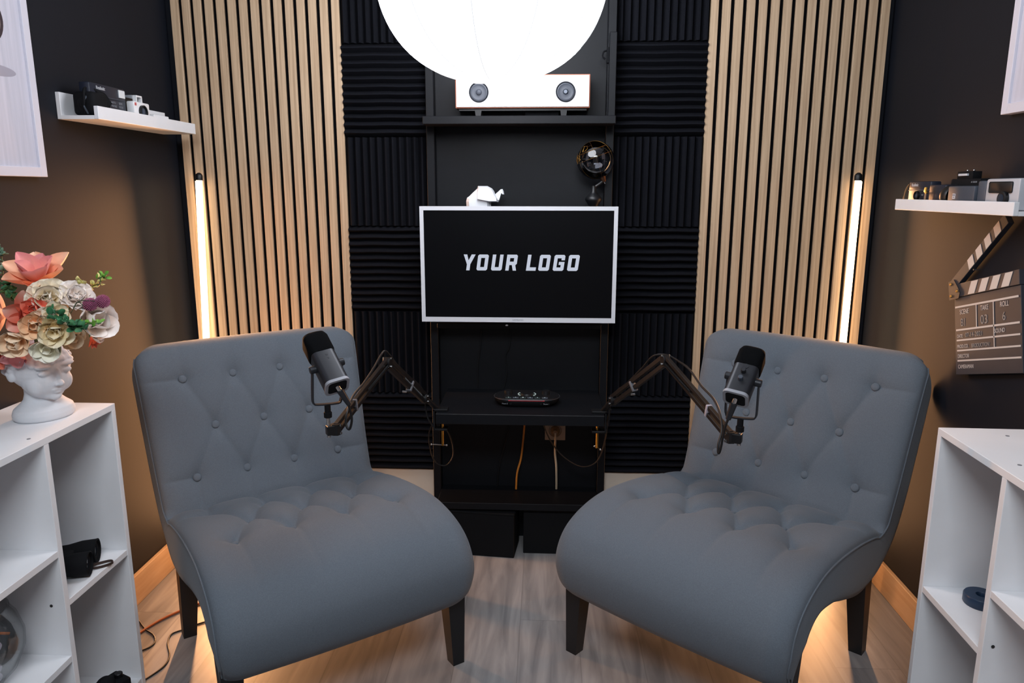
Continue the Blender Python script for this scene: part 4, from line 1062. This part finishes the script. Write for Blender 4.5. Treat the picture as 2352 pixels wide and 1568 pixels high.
# ------------------------------------------------------------------ things in the bookcases
bn = thing('binoculars', 'black binoculars with a brown strap loop on the bookcase shelf', 'binoculars', (-1.155, -1.075, .405))
def barrel(c, d, nm):
    c, d = Vector(c), Vector(d).normalized()
    M = Matrix.Translation(c) @ d.to_track_quat('Z', 'Y').to_matrix().to_4x4()
    MB().lathe([(0, -.06), (.018, -.06), (.020, -.045), (.022, -.01), (.028, .02), (.029, .05), (.030, .055), (.027, .056), (.0255, .050), (0, .048)], 28, M).build(nm, m_blackm, bn, True)
    MB().lathe([(0, .0485), (.025, .0485), (.025, .0492), (0, .0495)], 24, M).build('lens', mat('dark_lens', '#1a1f26', .08), bn, True)
barrel((-1.170, -1.040, .437), (.75, .25, 0), 'barrel'); barrel((-1.150, -1.105, .437), (.75, .25, 0), 'barrel')
MB().box((-1.175, -1.075, .445), (.05, .05, .018), rot=(0, 0, .3), bev=.004).build('bridge', m_blackm, bn, True)
s0 = Vector((-1.13, -1.068, .412))
MB().ribbon([s0, (-1.105, -1.062, .410), (-1.085, -1.045, .409), (-1.078, -1.03, .409), (-1.088, -1.022, .409), (-1.105, -1.035, .410), s0+Vector((0, .004, 0))], .006, .0018, side=Vector((0, 0, 1))).build('strap', mat('brown_strap', '#3a2a24', .7), bn, True)

bw = thing('glass_bowl', 'large round glass bowl on the lower bookcase shelf', 'bowl', (-1.217, -1.322, .272))
prof = [(.0, .0), (.045, .0), (.05, .004), (.075, .03), (.094, .075), (.096, .105), (.086, .145), (.072, .168), (.074, .172), (.070, .174), (.068, .168), (.082, .143), (.0925, .104), (.0905, .076), (.072, .033), (.046, .008), (0, .006)]
MB().lathe(prof, 48, Matrix.Translation((-1.217, -1.322, .272))).build('bowl_wall', glass('clear_glass', (.95, .965, .97), .10, .08, .35), bw, True, angle=0)
m_coral = mat('white_shaggy', '#c9c6d4', .9, bump=1., bscale=120)
bc_ = Vector((-1.218, -1.33, .272))
b = MB(); rc = random.Random(9)
for k in range(60):
    a = rc.uniform(0, 2*PI); q = rc.uniform(0, .05); b.ball(bc_+Vector((q*math.cos(a), q*math.sin(a), .022+rc.uniform(0, .05))), .012, n=8, m=6)
tag(b.build('yarn_filling', m_coral, None, True), 'white fluffy yarn ball inside the glass bowl', 'yarn')
tag(MB().cyl((-1.20, -1.30, .385), (-1.175, -1.27, .365), .003).build('wooden_stick', mat('orange_wood', '#d98a5a', .6)), 'short orange stick poking out inside the glass bowl', 'stick')

def simple_camera(name, label, c, size, rz, body, face=None, lens=None, hump=None, flash=None, extra=None, cat='camera'):
    """c: centre of the base, front faces local -y"""
    w, d, h = size; t_ = thing(name, label, cat, c, rz)
    b = MB(); b.box((0, 0, h/2), (w, d, h), bev=min(.004, d*.2)); b.build('body', body, t_, True, local=True)
    if face: b = MB(); b.box((face[0], -d/2-.001, face[1]), (face[2], .003, face[3]), bev=.001, seg=1); b.build('face_plate', face[4], t_, local=True)
    if lens:
        x, z, r, m1 = lens; M = Matrix.Translation((x, -d/2, z)) @ Matrix.Rotation(PI/2, 4, 'X')
        MB().lathe([(0, 0), (r, 0), (r, .007), (r*.82, .008), (r*.78, .003), (0, .002)], 28, M).build('lens_barrel', m1, t_, True, local=True)
        MB().lathe([(0, .0022), (r*.7, .0022), (r*.5, .005), (0, .006)], 24, M).build('lens_glass', mat('lens_blue', '#3c4656', .05), t_, True, local=True)
    if hump: b = MB(); b.box((hump[0], 0, h+hump[2]/2-.001), (hump[1], d*.8, hump[2]), bev=.002); b.build('viewfinder', hump[3], t_, True, local=True)
    if flash: b = MB(); b.box((flash[0], -d/2-.001, flash[1]), (flash[2], .004, flash[3]), bev=.001, seg=1); b.build('flash', mat('flash_window', '#d9dde0', .15), t_, local=True)
    return t_
def letter(t_, s, size, x, z, d, m, sx=1.):
    c = frame((x, -d/2-.0006, z), (1, 0, 0), (0, 0, 1)); o = text(s, size, c, m, 'lettering', None, sx=sx); o.parent = t_; return o
# camera bag at the bottom of the first column
cb = simple_camera('film_camera', 'black camera low in the white bookcase under the binoculars', (-1.105, -1.075, .028), (.10, .06, .068), math.radians(65), m_blackm, lens=(-.01, .03, .024, m_black))
MB().ball((0, 0, .066), (.024, .022, .022), n=20, m=12).build('viewfinder', m_blackm, cb, True, local=True)
MB().cyl((.036, 0, .066), (.036, 0, .078), .010, n=20, bev=.001).build('dial', m_black, cb, True, local=True)
# blue roll on the other bookcase
br_ = thing('tape_dispenser', 'small dark blue tape dispenser half hidden on the bookcase shelf', 'tape', (.985, -1.125, .412))
MB().lathe([(.012, 0), (.034, 0), (.036, .003), (.036, .020), (.034, .023), (.012, .023), (.010, .020), (.010, .003), (.012, 0)], 32, Matrix.Translation((.985, -1.125, .412))).build('roll', mat('dark_blue_plastic', '#203650', .4), br_, True)
MB().box((1.012, -1.118, .4235), (.035, .03, .02), bev=.003).build('cutter', mat('dark_blue_plastic2', '#1a2c42', .4), br_, True)

# ------------------------------------------------------------------ picture ledges
def ledge(xw, sgn, y0, y1, zb, ztop_back, zlip, label, D=.115):
    """xw: wall plane; sgn +1 sticks out towards +X"""
    t_ = thing('picture_ledge', label, 'wall shelf', (xw, (y0+y1)/2, zb), 0, 'white picture ledges')
    L = abs(y1-y0); yc = (y0+y1)/2; th = .010
    MB().box((xw+sgn*.006, yc, (zb+ztop_back)/2), (.012, L, ztop_back-zb), bev=.001, seg=1).build('back_rail', m_white, t_)
    MB().box((xw+sgn*D/2, yc, zb+th/2), (D-.0241, L, th)).build('base_board', m_white, t_)
    MB().box((xw+sgn*(D-.006), yc, (zb+zlip)/2), (.012, L, zlip-zb), bev=.001, seg=1).build('front_lip', m_white, t_)
ledge(XW0, 1, -.095, -.658, 1.511, 1.582, 1.5455, 'white picture ledge holding cameras above the bust vase', .115)
ledge(XW1, -1, -.409, -.975, 1.268, 1.338, 1.2985, 'white picture ledge holding cameras above the clapperboard', .115)

zL = 1.522; m_navy = mat('navy_black_plastic', '#1d2230', .35); m_lt = mat('print_white', '#c9ccd2', .5)
RL = PI/2   # front (-y) turned to +x
# strap and black pouch camera nearest the viewer
cs = thing('camera_with_strap', 'black camera with a bunched strap at the open end of the ledge above the bust', 'camera', (-1.262, -.615, zL))
b = MB(); b.box((-1.262, -.610, zL+.032), (.062, .070, .064), bev=.012, seg=3); b.build('body', m_blackm, cs, True)
b = MB()
for k in range(7):
    a = k*.5; b.tube([(-1.268+.008*math.sin(a), -.64, zL+.004), (-1.262+.01*math.cos(a), -.655+.004*k*.3, zL+.035), (-1.258, -.635+.003*k, zL+.072-.002*k), (-1.245, -.60+.004*k, zL+.066), (-1.236, -.585+.005*k, zL+.02+.003*k)], .0035, 6)
b.build('strap', m_blackm, cs, True)
MB().tube([(-1.25, -.645, zL+.004), (-1.255, -.66+.006, zL+.03), (-1.25, -.64, zL+.055)], .0025).build('strap_end', m_slate, cs, True)
c1 = simple_camera('compact_camera', 'long dark compact camera with a bright flash window on the ledge above the bust', (-1.262, -.545, zL), (.175, .030, .090), RL, m_navy, face=(0, .056, .165, .003, m_slate), lens=(-.02, .040, .016, m_black), flash=(.066, .074, .030, .022))
letter(c1, 'Realistic', .013, -.060, .074, .033, m_lt); letter(c1, 'AUTO', .008, .010, .044, .03, m_grey); letter(c1, 'FOCUS', .008, .010, .034, .03, m_grey); letter(c1, 'LENS', .008, .048, .044, .03, m_grey); letter(c1, 'LOCK', .008, .048, .034, .03, m_grey)
c2 = simple_camera('toy_camera', 'small white camera with a square frame viewfinder on the ledge above the bust', (-1.240, -.405, zL), (.088, .024, .060), RL, m_whitep, lens=(.0, .031, .0205, m_black))
MB().box((-.0, 0, .077), (.032, .012, .005), bev=.001).build('finder_frame', m_whitep, c2, local=True)
for x in (-.0142, .0142): MB().box((x, 0, .067), (.0036, .012, .016)).build('finder_frame', m_whitep, c2, local=True)
MB().box((-.036, -.0125, .052), (.008, .002, .008)).build('mark', mat('red_mark', '#c05a5a', .5), c2, local=True)
c3 = simple_camera('film_camera', 'dark camera standing behind the small white camera on the ledge', (-1.290, -.372, zL), (.10, .03, .076), RL, m_black, hump=(.02, .026, .012, m_grey))
tag(MB().box((-1.236, -.300, zL+.016), (.024, .092, .032), bev=.002).build('charger_box', m_whitep), 'flat white box at the far end of the ledge above the bust', 'box')

zR = 1.279; RR = -PI/2    # front turned to -x
d1 = simple_camera('compact_camera', 'dark compact camera with a hand strap at the near-corner end of the clapperboard ledge', (1.085, -.462, zR), (.125, .03, .070), RR, m_navy, face=(0, .045, .12, .003, m_slate), lens=(-.004, .030, .013, m_black))
letter(d1, 'Realistic', .012, -.045, .056, .03, m_lt); letter(d1, 'SELF', .006, .018, .030, .03, m_grey)
MB().ribbon([(1.072, -.395, zR+.062), (1.066, -.392, zR+.045), (1.062, -.388, zR+.02), (1.060, -.386, zR+.001)], .004, .0016).build('hand_strap', mat('tan_strap', '#8a6a48', .6), d1, True)
MB().ribbon([(1.070, -.397, zR+.062), (1.060, -.402, zR+.045), (1.056, -.405, zR+.02), (1.058, -.406, zR+.001)], .004, .0016).build('hand_strap', mat('tan_strap', '#8a6a48', .6), d1, True)
d2 = simple_camera('camcorder', 'small black camcorder with a round lens hood in the middle of the clapperboard ledge', (1.082, -.572, zR), (.085, .035, .060), RR, m_navy)
M = Matrix.Translation((1.078, -.612, zR+.030)) @ Matrix.Rotation(PI/2, 4, 'X')
MB().lathe([(0, 0), (.026, 0), (.029, .01), (.029, .030), (.026, .034), (.023, .030), (.021, .01), (0, .008)], 28, M).build('lens_hood', m_black, d2, True)
MB().tube([(1.058, -.525, zR+.052), (1.056, -.528, zR+.042), (1.058, -.532, zR+.036)], .004).build('strap_clip', m_brass, d2, True)
MB().ribbon([(1.056, -.530, zR+.036), (1.055, -.531, zR+.018), (1.056, -.531, zR+.001)], .007, .002, side=Vector((0, 1, 0))).build('strap', mat('tan_strap2', '#9a7a62', .6), d2, True)
d3 = simple_camera('instant_camera', 'black camera with a raised flash head behind the dark camcorder', (1.112, -.645, zR), (.14, .03, .075), RR, m_blackm, hump=(-.01, .075, .020, m_blackm))
MB().box((-.012, -.014, .085), (.042, .006, .006), bev=.001).build('light_bar', m_lt, d3, local=True)
for x in (-.02, .01): MB().ball((x, 0, .096), .003, n=8, m=6).build('hot_shoe', m_chrome, d3, True, local=True)
letter(d3, 'AF ZOOM', .006, .03, .064, .03, m_grey)
d4 = simple_camera('action_box', 'slate grey box camera with a small white badge on the clapperboard ledge', (1.074, -.715, zR), (.122, .045, .056), RR, m_slate, cat='camera')
MB().box((-.028, -.0232, .030), (.013, .001, .013)).build('badge', m_lt, d4, local=True)
MB().box((-.031, -.0240, .033), (.003, .001, .003)).build('badge_mark', m_slate, d4, local=True)
MB().box((-.025, -.0240, .033), (.003, .001, .003)).build('badge_mark', m_slate, d4, local=True)
MB().box((-.028, -.0240, .0275), (.006, .001, .002)).build('badge_mark', m_slate, d4, local=True)
d5 = thing('polaroid_camera', 'slate and white camera with an angular window at the near end of the clapperboard ledge', 'camera', (1.082, -.84, zR))
MB().box((1.085, -.795, zR+.034), (.055, .036, .068), bev=.005).build('grip', mat('slate_grip', '#454c58', .5), d5, True)
MB().box((1.088, -.878, zR+.036), (.062, .13, .072), bev=.005).build('body', mat('white_camera_body', '#b4b6bc', .4), d5, True)
MB().box((1.056, -.875, zR+.052), (.004, .09, .026), bev=.004).build('window', m_black, d5, True)
MB().cyl((1.060, -.893, zR+.026), (1.048, -.893, zR+.026), .017, n=28, bev=.002).build('lens_barrel', m_black, d5, True)
MB().cyl((1.0485, -.893, zR+.026), (1.0475, -.893, zR+.026), .011, n=24).build('lens_glass', mat('lens_blue2', '#2a323e', .05), d5, True)

# ------------------------------------------------------------------ clapperboard
P0 = Vector((1.128, -.660, .828)); tl = math.radians(14.85)
cxv = Vector((0, -math.cos(tl), math.sin(tl))); cyv = Vector((0, math.sin(tl), math.cos(tl)))
MC = frame(P0, cxv, cyv)         # z axis of this frame
sgz = 1 if MC.col[2].x < 0 else -1
clb = thing('clapperboard', 'dark film clapperboard with white lettering hanging tilted on the wall', 'clapperboard', P0)
m_cb = mat('dark_slate_board', '#30333b', .5, noise=.08, nscale=20); m_ink = mat('white_print', '#c6c2be', .6); m_chalk = mat('chalk', '#9a948e', .9)
def cb_box(nm, x0, y0, x1, y1, z0, z1, m, rot=0., parent=clb):
    c = MC @ Vector(((x0+x1)/2, (y0+y1)/2, sgz*(z0+z1)/2)); R = MC.to_3x3() @ Matrix.Rotation(rot, 3, 'Z')
    b = MB(); b.box(c, (x1-x0, y1-y0, z1-z0), rot=R, bev=.0008 if z1-z0 > .003 else 0, seg=1); return b.build(nm, m, parent)
cb_box('board', 0, 0, .285, .2105, -.014, 0, m_cb)
cb_box('fixed_clap_stick', -.010, .2115, .285, .2475, -.014, .003, m_cb)
b = MB()
def poly_on(b, pts, z, th=.0004):
    b.prism([(x, y) for x, y in pts], sgz*th, MC @ Matrix.Translation((0, 0, sgz*z)))
for x in (.070, .118, .166, .214): poly_on(b, [(x, .213), (x+.030, .213), (x+.048, .246), (x+.018, .246)], .003)
b.build('stripe_marks', m_ink, clb)
# raised stick
Ms = MC @ Matrix.Translation((.004, .240, 0)) @ Matrix.Rotation(math.radians(28.3), 4, 'Z')
b = MB(); b.box(Ms @ Vector((.138, .010, -sgz*.004)), (.276, .030, .015), rot=Ms.to_3x3(), bev=.0008, seg=1); b.build('raised_clap_stick', m_cb, clb)
b = MB()
for x in (.085, .128, .172, .218): b.prism([(x, -.004), (x+.027, -.004), (x+.033, .024), (x+.006, .024)], sgz*.0005, Ms @ Matrix.Translation((0, 0, sgz*.0036)))
b.build('stripe_marks', m_ink, clb)
b = MB(); poly_on(b, [(-.016, .2065), (.030, .2075), (.036, .222), (.030, .234), (.008, .2615), (-.019, .2575)], .0031, .0022); b.build('hinge_plate', mat('brown_metal', '#3b3a3c', .4, .4), clb)
for x, y in ((-.008, .250), (-.008, .217), (.022, .228)):
    p = MC @ Vector((x, y, sgz*.0052)); b = MB(); b.cyl(p, p+MC.col[2].xyz*sgz*.002, .0042, .003, 14); b.build('rivet', m_brass, clb, True)
b = MB()
for x0, y0, x1, y1 in ((.004, .182, .276, .187), (.006, .119, .278, .124), (.008, .091, .279, .0955), (.009, .063, .280, .0675), (.010, .0355, .281, .040)):
    poly_on(b, [(x0, y0), (x1, y0), (x1, y1), (x0, y1)], .0002)
for x, y0, y1 in ((.1005, .124, .182), (.1745, .0675, .182)): poly_on(b, [(x, y0), (x+.0032, y0), (x+.0032, y1), (x, y1)], .0002)
b.build('ruled_lines', m_ink, clb)
def ct(s, size, x, y, m, sx=.78, sh=0.):
    M = MC @ Matrix.Translation((x, y, sgz*.0003))
    if sgz < 0: pass
    text(s, size, M, m, 'lettering', clb, sx=sx, ext=.0001, shear=sh)
ct('SCENE', .0185, .025, .1635, m_ink); ct('TAKE', .0185, .120, .1650, m_ink); ct('ROLL', .0185, .203, .1660, m_ink)
ct('B1', .030, .028, .131, m_chalk, .8); ct('03', .033, .119, .130, m_chalk, 1.); ct('6', .030, .211, .132, m_chalk, .9)
ct('DATE', .0135, .010, .100, m_ink); ct('07-14-2021', .0175, .048, .100, m_chalk, .98); ct('SOUND', .0155, .178, .1025, m_ink)
ct('PROD.CO.', .0135, .009, .072, m_ink, .85); ct('BRODUCTION', .0150, .076, .071, m_chalk, .80)
ct('DIRECTOR', .0150, .011, .045, m_ink, .74); ct('CAMERAMAN', .0150, .012, .0165, m_ink, .78)
MB().cyl(MC @ Vector((.10, .275, sgz*-.014)), MC @ Vector((.10, .275, sgz*.004)), .0022, n=10).build('hanging_nail', m_chrome, clb)
# nail that the raised stick rests on is fixed in the wall

# ------------------------------------------------------------------ posters
def poster(xw, sgn, yn, z0, L, H, label, art):
    t_ = thing('framed_picture', label, 'picture', (xw, yn-L/2, z0), 0)
    m_p = mat('white_frame', '#d5d4df', .5); m_art = mat('washed_wood_print', '#cfcedb', .7, color2='#bfc0cd', nscale=3, stretch=(1, 30, 1.2))
    T = .026; x = xw+sgn*T/2; F = .024
    b = MB()
    for (yc, zc, dy, dz) in ((yn-F/2, z0+H/2, F, H), (yn-L+F/2, z0+H/2, F, H), (yn-L/2, z0+F/2, L-2*F, F), (yn-L/2, z0+H-F/2, L-2*F, F)):
        b.box((x, yc, zc), (T, dy, dz), bev=.001, seg=1)
    b.build('frame', m_p, t_)
    MB().box((x-sgn*.003, yn-L/2, z0+H/2), (T-.008, L-2*F+.002, H-2*F+.002)).build('print', m_art, t_)
    if art:
        fx = x-sgn*.003+sgn*(T-.008)/2
        Mp = frame((fx, 0, 0), (0, -1, 0), (0, 0, 1))   # x towards the viewer, y up
        zz = Mp.col[2].x
        def oval(cy, cz, ry, rz, m, nm, o=.0006):
            c = Vector((fx, cy, cz)); b = MB(); b.ball(c, (o, ry, rz), n=32, m=16); b.build(nm, m, t_)
        q = at(-8, 160, 0, fx); oval(q.y, q.z, .066, .013, mat('grey_print', '#a3a0ad', .8), 'printed_shadow')
        q = at(-30, 38, 0, fx); oval(q.y, q.z, .052, .055, mat('dark_print', '#3a2e33', .7), 'printed_shape'); oval(q.y, q.z, .045, .048, mat('taupe_print', '#9b8a88', .7), 'printed_shape', .0010)
poster(XW0, 1, -.765, 1.356, .72, 1.0, 'white framed print with a pale wood pattern beside the ledge of cameras', True)
poster(XW1, -1, -.724, 1.507, .72, .9, 'white framed picture, only its corner showing above the clapperboard ledge', False)

# ------------------------------------------------------------------ cables on the floor
F_ = lambda px, py, z=.004: at(px, py, 2, z)
def fcable(label, px, m, r=.0022):
    tag(MB().tube([F_(*q, r+.0003) for q in px], r, 8, 8).build('floor_cable', m, None, True), label, 'cable')
fcable('thin black cable curving on the floor from the chair leg to the bookcase', [(300, 1580), (345, 1553), (378, 1528), (389, 1505), (385, 1478), (392, 1458), (407, 1450), (420, 1446), (445, 1436), (482, 1425), (540, 1415), (600, 1410)], m_cord, .0024)
fcable('black cable loop on the floor against the white bookcase', [(318, 1424), (333, 1444), (352, 1458), (356, 1473), (345, 1485), (325, 1494)], m_cord, .0024)
fcable('thick orange brown cable lying on the floor behind the chair leg', [(318, 1455), (345, 1437), (375, 1420), (410, 1404), (440, 1392), (470, 1382), (510, 1370), (560, 1355)], mat('rust_cord', '#a3562c', .5), .0038)
